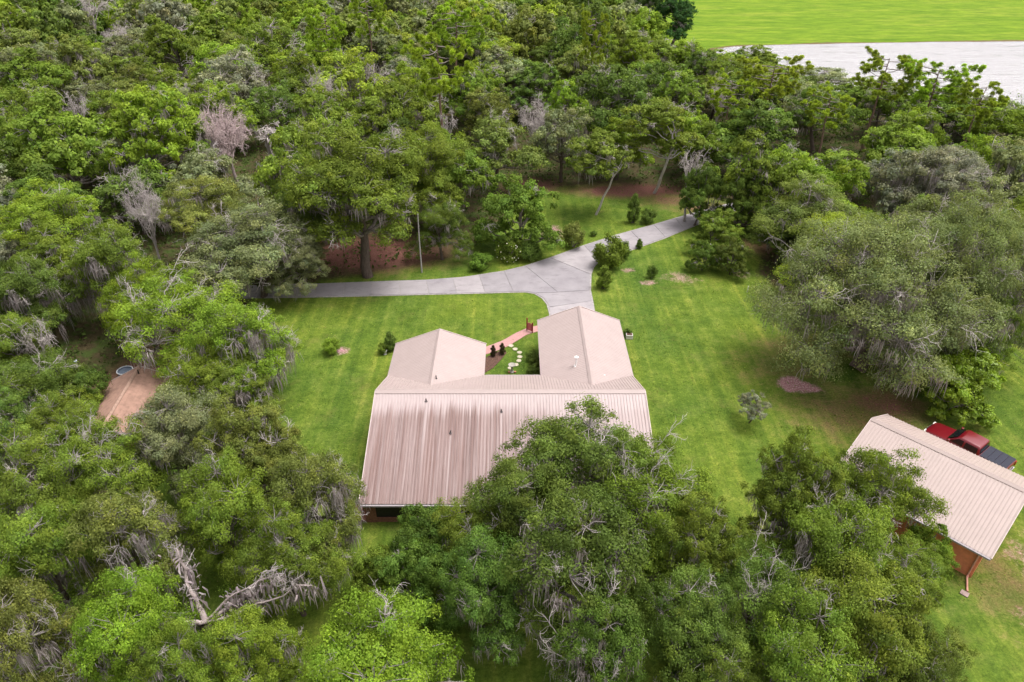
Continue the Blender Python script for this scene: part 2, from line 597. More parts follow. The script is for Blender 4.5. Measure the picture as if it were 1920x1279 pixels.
# ------------------------------------------------------------------ house
M_BRICK = simple('brick_wall', (0.22, 0.10, 0.07), 0.9, 0.35, 9, bumps=0.3)
M_ORANGE = simple('orange_wall', (0.70, 0.24, 0.125), 0.85, 0.15, 3, bumps=0.1)
M_TRIM = simple('pale_trim', (0.50, 0.42, 0.39), 0.5, 0.1, 4)
M_GUTTER = simple('gutter_metal', (0.30, 0.27, 0.285), 0.4, 0.15, 5)
M_DARK = simple('dark_screen', (0.018, 0.014, 0.018), 0.5, 0.4, 8)
M_POST = simple('brown_post', (0.10, 0.055, 0.04), 0.8, 0.3, 8)
M_PIPE = simple('white_pipe', (0.75, 0.74, 0.72), 0.4, 0.1, 8)
M_BLACK = simple('black_rubber', (0.02, 0.02, 0.022), 0.7, 0.3, 8)
M_GREYV = simple('dull_lead', (.09, .075, .075), .7, .2, 8)
M_GLASS, nt, b, N, L = nodes_of('dark_glass')
b.inputs['Base Color'].default_value = (0.01, 0.012, 0.015, 1)
b.inputs['Roughness'].default_value = 0.06


def roof_material(name, base, stained, along_axis='y'):
    m, nt, b, N, L = nodes_of(name)
    pos = position(nt)
    f = noise(nt, pos, 1.2, 5, 0.6)
    fine = noise(nt, pos, 25, 3, 0.6)
    col = ramp(nt, f, [(0.3, tuple(c * 0.95 for c in base)), (0.7, tuple(c * 1.04 for c in base))])
    col = mixc(nt, 0.5, col, ramp(nt, fine, [(0.3, (0.93,) * 3), (0.7, (1.06,) * 3)]), 'MULTIPLY')
    if stained:
        sx = N('ShaderNodeSeparateXYZ'); L(pos, sx.inputs[0])
        # rain-borne dirt: begins a metre and a half below the ridge, thickest on the west two thirds
        st_f = noise(nt, scaled(nt, pos, (7.0, 0.12, 0.12)), 1.0, 6, 0.72)
        st_c = noise(nt, scaled(nt, pos, (2.2, 0.09, 0.09)), 1.0, 4, 0.6)
        st_s = noise(nt, scaled(nt, pos, (14.0, 0.3, 0.3)), 1.0, 3, 0.6)
        start = math_(nt, 'ADD', 38.9, math_(nt, 'MULTIPLY', math_(nt, 'SUBTRACT', st_f, 0.5), 3.4))
        down = N('ShaderNodeMapRange'); down.interpolation_type = 'SMOOTHSTEP'
        L(math_(nt, 'SUBTRACT', start, sx.outputs[1]), down.inputs['Value'])
        down.inputs['From Min'].default_value = -0.5; down.inputs['From Max'].default_value = 0.9
        west = N('ShaderNodeMapRange'); west.interpolation_type = 'SMOOTHSTEP'
        L(math_(nt, 'ADD', sx.outputs[0], math_(nt, 'MULTIPLY', math_(nt, 'SUBTRACT', st_c, 0.5), 9)), west.inputs['Value'])
        west.inputs['From Min'].default_value = 5.0; west.inputs['From Max'].default_value = -2.5
        west.inputs['To Min'].default_value = 0.28
        amt = math_(nt, 'MULTIPLY', down.outputs[0], west.outputs[0])
        streak = ramp(nt, st_f, [(0.36, (0.12,) * 3), (0.60, (1, 1, 1))])
        amt = math_(nt, 'MULTIPLY', amt, math_(nt, 'ADD', math_(nt, 'MULTIPLY', streak, 0.72), 0.36), True)
        dirt = ramp(nt, st_c, [(0.3, (0.130, 0.076, 0.066)), (0.7, (0.195, 0.120, 0.104))])
        col = mixc(nt, math_(nt, 'MULTIPLY', amt, 0.92), col, dirt)
        thin = ramp(nt, st_s, [(0.60, (1, 1, 1)), (0.72, (0.62, 0.56, 0.54))])
        col = mixc(nt, math_(nt, 'MULTIPLY', down.outputs[0], 0.85), col, mixc(nt, 1.0, col, thin, 'MULTIPLY'))
        # washed runs under the zinc of each vent pipe
        for vx, vy, wd, am in ((-6.25, 39.3, 0.16, 0.8), (-4.36, 36.8, 0.09, 0.6), (-0.78, 38.5, 0.10, 0.75)):
            d = math_(nt, 'ABSOLUTE', math_(nt, 'SUBTRACT', sx.outputs[0], vx))
            mr = N('ShaderNodeMapRange'); mr.inputs['From Min'].default_value = wd; mr.inputs['From Max'].default_value = wd * 0.4
            L(math_(nt, 'ADD', d, math_(nt, 'MULTIPLY', math_(nt, 'SUBTRACT', st_f, 0.5), 0.1)), mr.inputs['Value'])
            bl = N('ShaderNodeMapRange'); bl.inputs['From Min'].default_value = vy; bl.inputs['From Max'].default_value = vy - 0.15
            L(sx.outputs[1], bl.inputs['Value'])
            fd = N('ShaderNodeMapRange'); fd.inputs['From Min'].default_value = vy - 7; fd.inputs['From Max'].default_value = vy - 2
            L(sx.outputs[1], fd.inputs['Value'])
            k = math_(nt, 'MULTIPLY', math_(nt, 'MULTIPLY', mr.outputs[0], bl.outputs[0]), math_(nt, 'MULTIPLY', fd.outputs[0], am), True)
            col = mixc(nt, k, col, tuple(c * 0.95 for c in base))
    L(col, b.inputs['Base Color'])
    b.inputs['Roughness'].default_value = 0.5
    b.inputs['Specular IOR Level'].default_value = 0.35
    return m


M_ROOF = roof_material('tan_metal_roof', (0.355, 0.290, 0.272), False)
M_ROOF_ST = roof_material('stained_metal_roof', (0.385, 0.320, 0.310), True)
M_BARNROOF = roof_material('barn_metal_roof', (0.375, 0.305, 0.278), False)


def panel_mesh(w, length, ribs=4, h=0.035):
    """one ribbed sheet: x across, y down the slope (0..-length), z up"""
    xs = []
    p = w / ribs
    for k in range(ribs):
        x = k * p
        xs += [(x, 0.0), (x + p * 0.62, 0.0), (x + p * 0.70, h), (x + p * 0.88, h), (x + p * 0.96, 0.0)]
    xs.append((w - 0.004, 0.0))
    n = len(xs)
    V = [(x, 0, z) for x, z in xs] + [(x, -length, z) for x, z in xs]
    F = [(i, n + i, n + i + 1, i + 1) for i in range(n - 1)]
    mb = MB().add(V, F)
    me = bpy.data.meshes.new('roof_panel')
    me.from_pydata(mb.v, [], mb.f)
    me.update()
    return me


def slope(root, mat, p_start, u, down, length, run, w=0.92, h=0.035):
    """a roof plane: solid deck plus separate ribbed panels; p_start on the ridge, u along it, down = horizontal fall direction with z drop"""
    u = Vector(u).normalized(); d = Vector(down).normalized()
    nrm = u.cross(-d)
    if nrm.z < 0:
        p_start = Vector(p_start) + u * length
        u = -u
        nrm = u.cross(-d)
    p0 = Vector(p_start)
    R = Matrix((u, -d, nrm)).transposed().to_4x4()
    n = max(1, round(length / w))
    ww = length / n
    me = panel_mesh(ww, run, 4, h)
    me.materials.append(mat)
    deck = MB()
    q = [p0, p0 + u * length, p0 + u * length + d * run, p0 + d * run]
    lo = [x - nrm * 0.14 for x in q]; hi = [x - nrm * 0.012 for x in q]
    deck.loft([lo, hi])
    dk = deck.build('roof', M_TRIM, root)
    for k in range(n):
        o = link('roof_panel', me, None, dk)
        o.matrix_local = Matrix.Translation(p0 + u * (ww * k)) @ R
    return dk


def ridge_cap(root, a, b, half, fall, mat, parent=None):
    a, b = Vector(a), Vector(b)
    u = (b - a).normalized()
    s = Vector((u.y, -u.x, 0))
    r = [[q + s * half - Vector((0, 0, fall)), q + Vector((0, 0, 0.05)), q - s * half - Vector((0, 0, fall)), q - s * half - Vector((0, 0, fall + 0.05)), q + s * half - Vector((0, 0, fall + 0.05))] for q in (a, b)]
    mb = MB().loft([[tuple(x + Vector((0, 0, 0.055))) for x in rr] for rr in r])
    return mb.build('ridge_cap', mat, parent or root)


def bar(mb, a, b, w, h):
    a, b = Vector(a), Vector(b)
    u = (b - a).normalized()
    s = Vector((u.y, -u.x, 0)).normalized() * w / 2
    up = s.cross(u).normalized() * h / 2
    mb.loft([[tuple(q + s + up), tuple(q - s + up), tuple(q - s - up), tuple(q + s - up)] for q in (a, b)])


def make_house():
    root = empty('house', (0, 40, 0), 0, 'sprawling single-storey house with pinkish tan ribbed metal roof and two rear wings', 'house')
    O = Vector((0, 40, 0))
    def L_(x, y, z): return Vector((x, y, z)) - O
    XW, XE = -10.12, 9.86
    YR, ZR = 40.3, 5.12
    # main block
    slope(root, M_ROOF, L_(XW, YR, ZR), (1, 0, 0), Vector((0, 45.6 - YR, 2.7 - ZR)), XE - XW, math.hypot(45.6 - YR, 2.7 - ZR))
    fr = slope(root, M_ROOF_ST, L_(XW, YR, ZR), (1, 0, 0), Vector((0, 31.85 - YR, 2.2 - ZR)), XE - XW, math.hypot(31.85 - YR, 2.2 - ZR))
    ridge_cap(root, L_(XW, YR, ZR), L_(XE, YR, ZR), 0.26, 0.085, M_ROOF)
    # wings
    for x0, x1, ye in ((-10.28, -2.27, 50.25), (2.34, 10.03, 54.2)):
        xc, zr = (x0 + x1) / 2, 4.24
        hw = (x1 - x0) / 2
        s = math.hypot(hw, zr - 2.7)
        y0 = 41.9
        slope(root, M_ROOF, L_(xc, y0, zr), (0, 1, 0), Vector((-hw, 0, 2.7 - zr)), ye - y0, s, h=0.014)
        slope(root, M_ROOF, L_(xc, y0, zr), (0, 1, 0), Vector((hw, 0, 2.7 - zr)), ye - y0, s, h=0.014)
        ridge_cap(root, L_(xc, y0 + 0.1, zr), L_(xc, ye, zr), 0.2, 0.075, M_ROOF)
        t = MB()
        bar(t, L_(xc, ye + .03, zr - .05), L_(x0, ye + .03, 2.65), 0.05, 0.2)
        bar(t, L_(xc, ye + .03, zr - .05), L_(x1, ye + .03, 2.65), 0.05, 0.2)
        t.build('rake_trim', M_TRIM, root)
        wl = MB().box(x0 + .5, x1 - .5, 45.0 - 40, ye - .45 - 40, 0, 2.6)
        wl.add([L_(x0 + .5, ye - .45, 2.6), L_(x1 - .5, ye - .45, 2.6), L_(xc, ye - .45, zr - .25), L_(x0 + .5, ye - .6, 2.6), L_(x1 - .5, ye - .6, 2.6), L_(xc, ye - .6, zr - .25)],
               [(0, 1, 2), (5, 4, 3), (0, 3, 4, 1), (1, 4, 5, 2), (2, 5, 3, 0)])
        wl.build('wall', M_BRICK, root)
    # main walls and gable triangles
    w = MB().box(XW + .45, XE - .45, 35.2 - 40, 44.97 - 40, 0, 2.55)
    for x in (XW + .45, XE - .6):
        a = [L_(x, 35.2, 2.55), L_(x, 44.97, 2.55), L_(x, YR, ZR - .22)]
        b2 = [p + Vector((.15, 0, 0)) for p in a]
        w.add(a + b2, [(0, 1, 2), (5, 4, 3), (0, 3, 4, 1), (1, 4, 5, 2), (2, 5, 3, 0)])
    w.build('wall', M_BRICK, root)
    # rake trims of the main block
    t = MB()
    for x in (XW - .03, XE + .03):
        bar(t, L_(x, YR, ZR - .05), L_(x, 45.6, 2.65), 0.05, 0.2)
        bar(t, L_(x, YR, ZR - .05), L_(x, 31.85, 2.15), 0.05, 0.2)
    t.build('rake_trim', M_TRIM, root)
    # front gutter
    g = MB(); bar(g, L_(XW, 31.76, 2.10), L_(XE, 31.76, 2.10), 0.12, 0.12)
    g.build('gutter', M_GUTTER, root)
    g = MB(); bar(g, L_(-2.2, 45.68, 2.6), L_(2.3, 45.68, 2.6), 0.1, 0.1)
    g.build('gutter', M_GUTTER, root)
    # screened porch along the front
    px = np.linspace(XW + .55, XE - .55, 8)
    for k, x in enumerate(px):
        p = MB()
        hw = 0.35 if k in (0, 7) else 0.07
        p.box(x - hw, x + hw, 32.25 - 40, 32.5 - 40, 0, 2.08)
        p.build('porch_post', M_BRICK if k in (0, 7) else M_POST, root)
    for k in range(7):
        p = MB().box(px[k] + .1, px[k + 1] - .1, 32.34 - 40, 32.38 - 40, 0.42, 2.05)
        p.build('porch_screen', M_DARK, root)
        p = MB().box(px[k] + .075, px[k + 1] - .075, 32.28 - 40, 32.46 - 40, 0, 0.4)
        p.build('knee_wall', M_BRICK, root)
    for x in (px[0], px[-1]):
        MB().box(x - .06, x + .06, 32.52 - 40, 35.19 - 40, 0, 2.08).build('porch_side_screen', M_DARK, root)
    # steps and a pale handrail by the west corner
    for k in range(3):
        MB().box(XW - 1.1, XW + .15 - k * .35 + .02, 32.3 - 40, 33.3 - 40, k * .17, k * .17 + .168 - .001 * k).build('step', M_BRICK, root)
    r = MB().tube([L_(XW - 1.2, 32.0, 0.05), L_(XW - 1.2, 32.0, .55), L_(XW + .1, 32.2, 1.15)], 0.035, 6)
    r.build('handrail', M_GUTTER, root)
    # side windows
    for x, sgn in ((XW + .45, -1), (XE - .45, 1)):
        for y in (38.0, 42.0):
            f = MB()
            e = 0.03 * sgn
            xa, xb = sorted((x, x + e))
            f.box(xa, xb, y - .75 - 40, y + .75 - 40, .9, 2.1)
            fo = f.build('window', M_TRIM, root)
            xa, xb = sorted((x + e, x + e * 1.3))
            MB().box(xa, xb, y - .65 - 40, y + .65 - 40, 1.0, 2.0).build('pane', M_GLASS, fo)
    # vents
    for vx, vy, vz in ((-6.3, 39.45, 4.82), (-4.36, 36.93, 3.95), (-0.78, 38.6, 4.52)):
        q = L_(vx, vy, vz)
        MB().lathe([(.13, -.02), (.10, .03), (.045, .05), (.045, .24), (.04, .25)], q, 10).build('vent_pipe', M_GREYV, root)
    q = L_(5.2, 45.35, 3.78)
    v = MB().lathe([(.2, -.05), (.17, .06), (.085, .08), (.085, .85)], q, 12).build('flue_pipe', M_PIPE, root)
    MB().lathe([(.17, .86), (.18, .92), (.06, 1.02)], q, 12).build('flue_cap', M_PIPE, v)
    MB().lathe([(.2, -.06), (.21, -.03), (.1, .05)], q, 12).build('flue_boot', M_BLACK, v)
    q = L_(-5.95, 43.2, 4.12)
    MB().lathe([(.1, 0), (.04, .03), (.04, .3)], q, 8).build('vent_pipe', M_BLACK, root)
    q = L_(7.4, 44.1, 3.7)
    MB().lathe([(.1, 0), (.06, .03), (.06, .12)], q, 8).build('vent_pipe', M_PIPE, root)
    # garage door on the driveway side
    d = MB().box(3.6, 8.8, 53.77 - 40, 53.8 - 40, 0, 2.2).build('garage_door', M_TRIM, root)
    for k in range(4):
        MB().box(3.65, 8.75, 53.803 - 40, 53.82 - 40, .04 + k * .54, .53 + k * .54).build('door_panel', M_TRIM, d)


make_house()


def make_barn():
    ang = rad(-46.9)
    root = empty('barn', (25.73, 37.75, 0), ang, 'orange walled outbuilding with beige ribbed metal gable roof beside a red pickup', 'barn')
    Lr, zr = 9.85, 4.6
    slope(root, M_BARNROOF, (0, 0, zr), (1, 0, 0), Vector((0, 4.2, -2.0)), Lr, math.hypot(4.2, 2.0))
    slope(root, M_BARNROOF, (0, 0, zr), (1, 0, 0), Vector((0, -5.0, -2.05)), Lr, math.hypot(5.0, 2.05))
    ridge_cap(root, (0, 0, zr), (Lr, 0, zr), 0.22, 0.09, M_BARNROOF)
    w = MB().box(.4, Lr - .4, -4.6, 3.8, 0, 2.5)
    for x in (.4, Lr - .55):
        a = [Vector((x, -4.6, 2.5)), Vector((x, 3.8, 2.5)), Vector((x, 0, zr - .22))]
        b2 = [p + Vector((.15, 0, 0)) for p in a]
        w.add(a + b2, [(0, 1, 2), (5, 4, 3), (0, 3, 4, 1), (1, 4, 5, 2), (2, 5, 3, 0)])
    w.build('wall', M_ORANGE, root)
    t = MB()
    for x in (-.03, Lr + .03):
        bar(t, (x, 0, zr - .05), (x, 4.2, 2.56), .05, .18)
        bar(t, (x, 0, zr - .05), (x, -5.0, 2.5), .05, .18)
    t.build('rake_trim', M_TRIM, root)
    g = MB(); bar(g, (0, -5.08, 2.48), (Lr, -5.08, 2.48), .13, .12)
    g.build('gutter', M_GUTTER, root)
    d = MB().tube([(Lr - .6, -5.05, 2.42), (Lr - .6, -4.72, 2.15), (Lr - .6, -4.70, .25), (Lr - .55, -4.9, .12), (Lr - .2, -5.9, .07)], .06, 8)
    d.build('downspout', simple('salmon_pipe', (.55, .27, .2), .5, .1), root)
    MB().box(Lr - .48, Lr - .03, -6.35, -5.95, 0.0, .07).build('splash_block', simple('splash_concrete', (.27, .20, .18), .9), root)


make_barn()


def make_truck():
    paint, nt, b, N, L = nodes_of('dark_red_paint')
    b.inputs['Base Color'].default_value = (0.15, 0.005, 0.011, 1)
    b.inputs['Roughness'].default_value = 0.28
    b.inputs['Coat Weight'].default_value = 0.6
    b.inputs['Coat Roughness'].default_value = 0.08
    cover = simple('navy_vinyl_cover', (0.018, 0.021, 0.036), .6, .25, 6)
    chrome = simple('chrome', (.6, .6, .6), .25, .1, 3, metal=1.0)
    lamp = simple('headlight_lens', (.8, .78, .72), .15, .1)
    tail = simple('tail_light_lens', (.35, .01, .01), .2, .1)
    head = math.atan2(41.15 - 36.5, 32.85 - 36.25)
    root = empty('pickup_truck', (34.55, 38.85, 0), head, 'dark red crew cab pickup truck with a navy folding bed cover', 'pickup truck')
    # lower body: rings along x (forward), section in y,z
    def ring(x, w, z0, z1, c=.12):
        return [(x, -w, z0 + c), (x, -w + c * .5, z0), (x, w - c * .5, z0), (x, w, z0 + c), (x, w, z1 - c), (x, w - c, z1), (x, -w + c, z1), (x, -w, z1 - c)]
    body = MB().loft([ring(-2.92, .93, .62, 1.24), ring(-2.85, .98, .5, 1.3), ring(-1.2, 1.0, .42, 1.3), ring(.0, 1.0, .40, 1.28), ring(1.15, 1.0, .40, 1.26),
                      ring(1.45, .99, .42, 1.2), ring(2.55, .96, .45, 1.1), ring(2.85, .9, .5, .98), ring(2.93, .82, .58, .86)])
    body.build('body', paint, root, .03, True)
    # cab
    cab = MB().loft([[(x0, -.93, 1.24), (x0, .93, 1.24), (x1, .93, 1.24), (x1, -.93, 1.24)] if z < 1.3 else [(x0, -y, z), (x0, y, z), (x1, y, z), (x1, -y, z)]
                     for z, x0, x1, y in ((1.24, -1.05, 1.3, .93), (1.78, -.93, .62, .78), (1.88, -.82, .45, .70))])
    cab.build('cab', paint, root, .04, True)
    q = MB().add([(1.26, -.80, 1.29), (1.26, .80, 1.29), (.70, .70, 1.76), (.70, -.70, 1.76)], [(0, 1, 2, 3)])
    for i, v in enumerate(q.v): q.v[i] = (v[0] + .035, v[1], v[2] + .03)
    q.add([(a[0] - .03, a[1], a[2] - .03) for a in q.v[:4]], [(3, 2, 1, 0)])
    q.build('windshield', M_GLASS, root)
    q = MB().add([(-1.055, .78, 1.32), (-1.055, -.78, 1.32), (-.965, -.68, 1.74), (-.965, .68, 1.74)], [(0, 1, 2, 3)])
    q.add([(a[0] + .03, a[1], a[2]) for a in q.v[:4]], [(3, 2, 1, 0)])
    q.build('rear_window', M_GLASS, root)
    for s in (-1, 1):
        for xs in ((.18, 1.02, .55, .18), (-.86, .06, .06, -.80)):
            p = [(xs[0], s * .925, 1.31), (xs[1], s * .925, 1.31), (xs[2], s * .80, 1.74), (xs[3], s * .80, 1.74)]
            q = MB().add([(a, y + s * .012, z) for a, y, z in p], [(0, 1, 2, 3)])
            q.add([(a, y - s * .02, z) for a, y, z in p], [(3, 2, 1, 0)])
            q.build('side_window', M_GLASS, root)
        MB().box(1.0, 1.15, *sorted((s * .98, s * 1.22)), 1.3, 1.5).build('mirror', paint, root, .03)
        MB().box(2.80, 2.95, *sorted((s * .55, s * .88)), .78, .97).build('headlight', lamp, root, .02)
        MB().box(-2.96, -2.88, *sorted((s * .78, s * .95)), .8, 1.18).build('tail_light', tail, root, .01)
        for x in (1.85, -1.75):
            wl = empty('wheel', (x, s * .86, .39)); wl.parent = root
            n = 20
            def circ(r, y): return [(r * math.cos(2 * math.pi * i / n), y, r * math.sin(2 * math.pi * i / n)) for i in range(n)]
            MB().loft([circ(.34, -.13), circ(.39, -.10), circ(.39, .10), circ(.34, .13)]).build('tyre', M_BLACK, wl)
            MB().loft([circ(.23, -.135), circ(.25, -.134), circ(.25, .134), circ(.23, .135)]).build('rim', chrome, wl)
    MB().box(2.93, 2.97, -.5, .5, .62, .92).build('grille', chrome, root, .01)
    MB().box(2.88, 3.02, -.88, .88, .42, .58).build('front_bumper', chrome, root, .03)
    MB().box(-3.02, -2.9, -.9, .9, .48, .64).build('rear_bumper', chrome, root, .03)
    for k in range(4):
        x = -2.86 + k * .445
        MB().box(x, x + .435, -.88, .88, 1.29, 1.345).build('bed_cover_panel', cover, root, .015)


make_truck()


def make_shed():
    root = empty('shed', (-30.05, 42.2, 0), rad(6), 'small shed with brown shingled gable roof half hidden under the bright oak', 'shed')
    M_SH = simple('brown_shingle', (.30, .185, .14), .9, .2, 2.5, bumps=.2)
    zr, ze, hw, y0, y1 = 3.75, 2.5, 2.45, -4.6, 3.2
    for s in (-1, 1):
        n = 7
        for k in range(n):                      # overlapping shingle courses
            a, b2 = k / n, (k + 1) / n + .03
            xa, xb = s * hw * a, s * hw * b2
            za, zb = zr - (zr - ze) * a, zr - (zr - ze) * b2
            m = MB().loft([[(xa, y, za + .005), (xb, y, zb + .03), (xb, y, zb - .05), (xa, y, za - .07)] for y in (y0, y1)])
            m.build('shingle_course', M_SH, root)
    ridge_cap(root, (0, y0, zr + .03), (0, y1, zr + .03), .13, .07, simple('shed_ridge', (.34, .225, .175), .8, .2, 5))
    for y in (y0 - .03, y1 + .03):
        for s in (-1, 1):
            t = MB()
            bar(t, (0, y, zr - .02), (s * (hw + .08), y, ze - .06), .05, .16)
            t.build('rake_trim', M_TRIM, root)
    w = MB().box(-2.1, 2.1, y0 + .3, y1 - .3, 0, 2.45)
    for y in (y0 + .3, y1 - .42):
        a = [Vector((-2.1, y, 2.45)), Vector((2.1, y, 2.45)), Vector((0, y, zr - .2))]
        b2 = [p + Vector((0, .12, 0)) for p in a]
        w.add(a + b2, [(0, 1, 2), (5, 4, 3), (0, 3, 4, 1), (1, 4, 5, 2), (2, 5, 3, 0)])
    w.build('wall', M_BRICK, root)
    MB().lathe([(.12, 0), (.05, .03), (.05, .5)], (.25, 2.3, 3.5), 8).build('vent_pipe', M_BLACK, root)
    MB().box(-2.14, -2.103, -1.0, 0, 0, 1.95).build('door', M_TRIM, root)


make_shed()


def make_tub():
    root = empty('stock_tank', (-34.35, 49.2, 0), 0, 'round blue grey water tub with pale rim behind the brown shed', 'water tub')
    grey = simple('tub_metal', (.10, .125, .165), .5, .2, 4)
    MB().lathe([(.62, 0), (.64, .6), (.58, .6), (.56, .5), (0.01, .5)], n=28).build('tub', grey, root, smooth=False)
    MB().lathe([(.63, .58), (.68, .60), (.68, .64), (.60, .64), (.60, .60)], n=28, cap=False).build('rim', simple('pale_rim', (.5, .53, .55), .4), root)
    root = empty('lamp_post', (-37.2, 47.6, 0), 0, 'slim pole with small pale lamp leaning beside the brown shed', 'lamp post')
    MB().tube([(0, 0, 0), (-.12, .2, 1.6), (-.16, .3, 2.4)], [.06, .05, .045], 8).build('pole', M_TRIM, root)
    MB().lathe([(.04, 0), (.13, .05), (.14, .17), (.05, .22)], (-.16, .3, 2.38), 10).build('lamp_head', simple('lamp_grey', (.45, .5, .58), .4), root)


make_tub()


def make_courtyard():
    # pink paver path
    pave, nt, b, N, L = nodes_of('pink_pavers')
    pos = position(nt)
    br = N('ShaderNodeTexBrick')
    br.inputs['Scale'].default_value = 4.5
    br.inputs['Color1'].default_value = (.37, .19, .175, 1)
    br.inputs['Color2'].default_value = (.44, .25, .23, 1)
    br.inputs['Mortar'].default_value = (.27, .17, .155, 1)
    br.inputs['Mortar Size'].default_value = .012
    L(pos, br.inputs['Vector'])
    L(br.outputs[0], b.inputs['Base Color'])
    b.inputs['Roughness'].default_value = .85
    up = W2([(1018, 608), (1000, 613), (985, 617), (965, 626), (945, 638), (925, 646), (900, 655), (880, 660)])
    lo = W2([(1018, 620), (1000, 624), (988, 628), (970, 639), (950, 651), (930, 659), (905, 667), (880, 674)])
    a, c = along(up, 15), along(lo, 15)
    mb = MB().prism(a + c[::-1], -.02, .05)
    o = mb.build('garden_path', pave); tag(o, kind='structure')
    # planting bed
    soil = simple('bed_mulch', (.10, .055, .04), .95, .5, 9, bumps=.6)
    bed = W2([(908, 672), (925, 664), (944, 655), (950, 662), (940, 674), (925, 690), (908, 700)])
    o = MB().prism(bed, -.02, .045).build('planting_bed', soil); tag(o, kind='structure')
    # stepping stones
    stone = simple('pale_stone', (.42, .385, .29), .9, .15, 6)
    st = [(958, 649), (966, 655.2), (974, 661.5), (974.5, 669.5), (973, 677), (967.5, 684.3), (957, 690.5)]
    names = ['pale round stepping stone nearest the pink path', 'pale round stepping stone second from the pink path', 'pale round stepping stone third from the pink path',
             'middle pale stepping stone of the curved row on the courtyard lawn', 'pale round stepping stone third from the bird bath', 'pale round stepping stone next to the bird bath',
             'pale round stepping stone at the foot of the bird bath']
    rng = random.Random(8)
    for (x, y), nm in zip(st, names):
        p = ground(x, y)
        n = 12
        ph = rng.random()
        poly = [(p[0] + (.24 + rng.uniform(-.02, .02)) * math.cos(2 * math.pi * (i + ph) / n), p[1] + (.24 + rng.uniform(-.02, .02)) * math.sin(2 * math.pi * (i + ph) / n)) for i in range(n)]
        o = MB().prism(poly, 0, .06).build('stepping_stone', stone, None, .012)
        tag(o, nm, 'stepping stone', 'stepping stones curving across the courtyard')
    # bird bath
    p = ground(960, 698)
    root = empty('bird_bath', (p[0], p[1], 0), 0, 'small grey stone bird bath on a pedestal in the courtyard', 'bird bath')
    bb = simple('weathered_stone', (.30, .28, .25), .85, .3, 9)
    MB().lathe([(.2, 0), (.2, .08), (.1, .14), (.075, .4), (.11, .66)], n=14).build('pedestal', bb, root)
    MB().lathe([(.1, .66), (.30, .78), (.33, .84), (.28, .82), (.02, .76)], n=18).build('basin', bb, root)
    for dx in (-.26, .28):
        o = MB().lathe([(.07, 0), (.1, .16), (.08, .17), (.02, .14)], (p[0] + dx, p[1] - .1, 0), 10).build('flower_pot', simple('terracotta_pot', (.42, .2, .12), .8))
        tag(o, 'small clay pot standing %s the foot of the bird bath' % ('left of' if dx < 0 else 'right of'), 'pot', 'pots at the bird bath')
    # small red garden gate over the path
    red = simple('dark_red_wood', (.20, .018, .022), .7, .3, 8)
    pink = simple('faded_red_wood', (.45, .13, .13), .7, .2, 8)
    p = ground(993, 622)
    root = empty('garden_gate', (p[0], p[1], 0), rad(-38), 'little dark red wooden gate with faded panel standing across the pink path', 'gate')
    for x in (-.33, .33):
        MB().box(x - .05, x + .05, -.05, .05, 0, 1.45 if x < 0 else 1.15).build('post', red, root, .01)
    for k in range(4):
        x = -.26 + k * .135
        MB().box(x, x + .115, -.015, .015, .15, .95 + .08 * math.sin(k * 1.05)).build('slat', pink, root)
    for z in (.2, .82):
        MB().box(-.28, .28, .017, .045, z, z + .09).build('rail', red, root)
    # pale pot with plant by the garage wall
    p = ground(1179, 634)
    root = empty('planter', (p[0], p[1], 0), 0, 'pale stone planter against the outer garage wall', 'planter')
    MB().box(-.3, .35, -.25, .25, 0, .45).build('planter_box', simple('pale_planter', (.55, .54, .5), .8), root, .03)
    MB().box(-.22, .27, -.18, .18, .452, .5).build('soil', soil, root)
    p = ground(722, 664)
    root = empty('garden_urn', (p[0], p[1], 0), 0, 'small pale urn below the shrub at the west wing corner', 'urn')
    MB().lathe([(.16, 0), (.1, .08), (.2, .3), (.25, .42), (.2, .42), (.05, .3)], n=14).build('bowl', simple('pale_urn', (.6, .6, .58), .7), root)


make_courtyard()

# ------------------------------------------------------------------ vegetation builders
def unit(v):
    return v / (np.linalg.norm(v, axis=-1, keepdims=True) + 1e-9)


def leaf_quads(Cn, Nr, Ln, rng, aspect=0.55, fold=0.12):
    """diamond leaves at Cn with normals Nr and lengths Ln"""
    n = len(Cn)
    r = unit(rng.normal(size=(n, 3)))
    t = unit(np.cross(Nr, r))
    s = np.cross(Nr, t)
    L = Ln[:, None]
    V = np.stack([Cn - t * L * .5, Cn + s * L * aspect * .5 + Nr * L * fold, Cn + t * L * .5, Cn - s * L * aspect * .5 + Nr * L * fold], 1).reshape(-1, 3)
    F = np.arange(n * 4, dtype=np.int32).reshape(n, 4)
    return V, F


def bez(a, b, sag, rng, n=5, jit=.06):
    a, b = np.asarray(a, float), np.asarray(b, float)
    t = np.linspace(0, 1, n)[:, None]
    d = np.linalg.norm(b - a)
    m = (a + b) / 2 + np.array([0, 0, sag * d]) + rng.normal(size=3) * jit * d
    P = (1 - t) ** 2 * a + 2 * t * (1 - t) * m + t ** 2 * b
    P[1:-1] += rng.normal(size=(n - 2, 3)) * jit * .35 * d
    return P


PALE = np.array([.36, .335, .325])
BROWN = np.array([.12, .095, .08])
MIDB = np.array([.22, .195, .18])


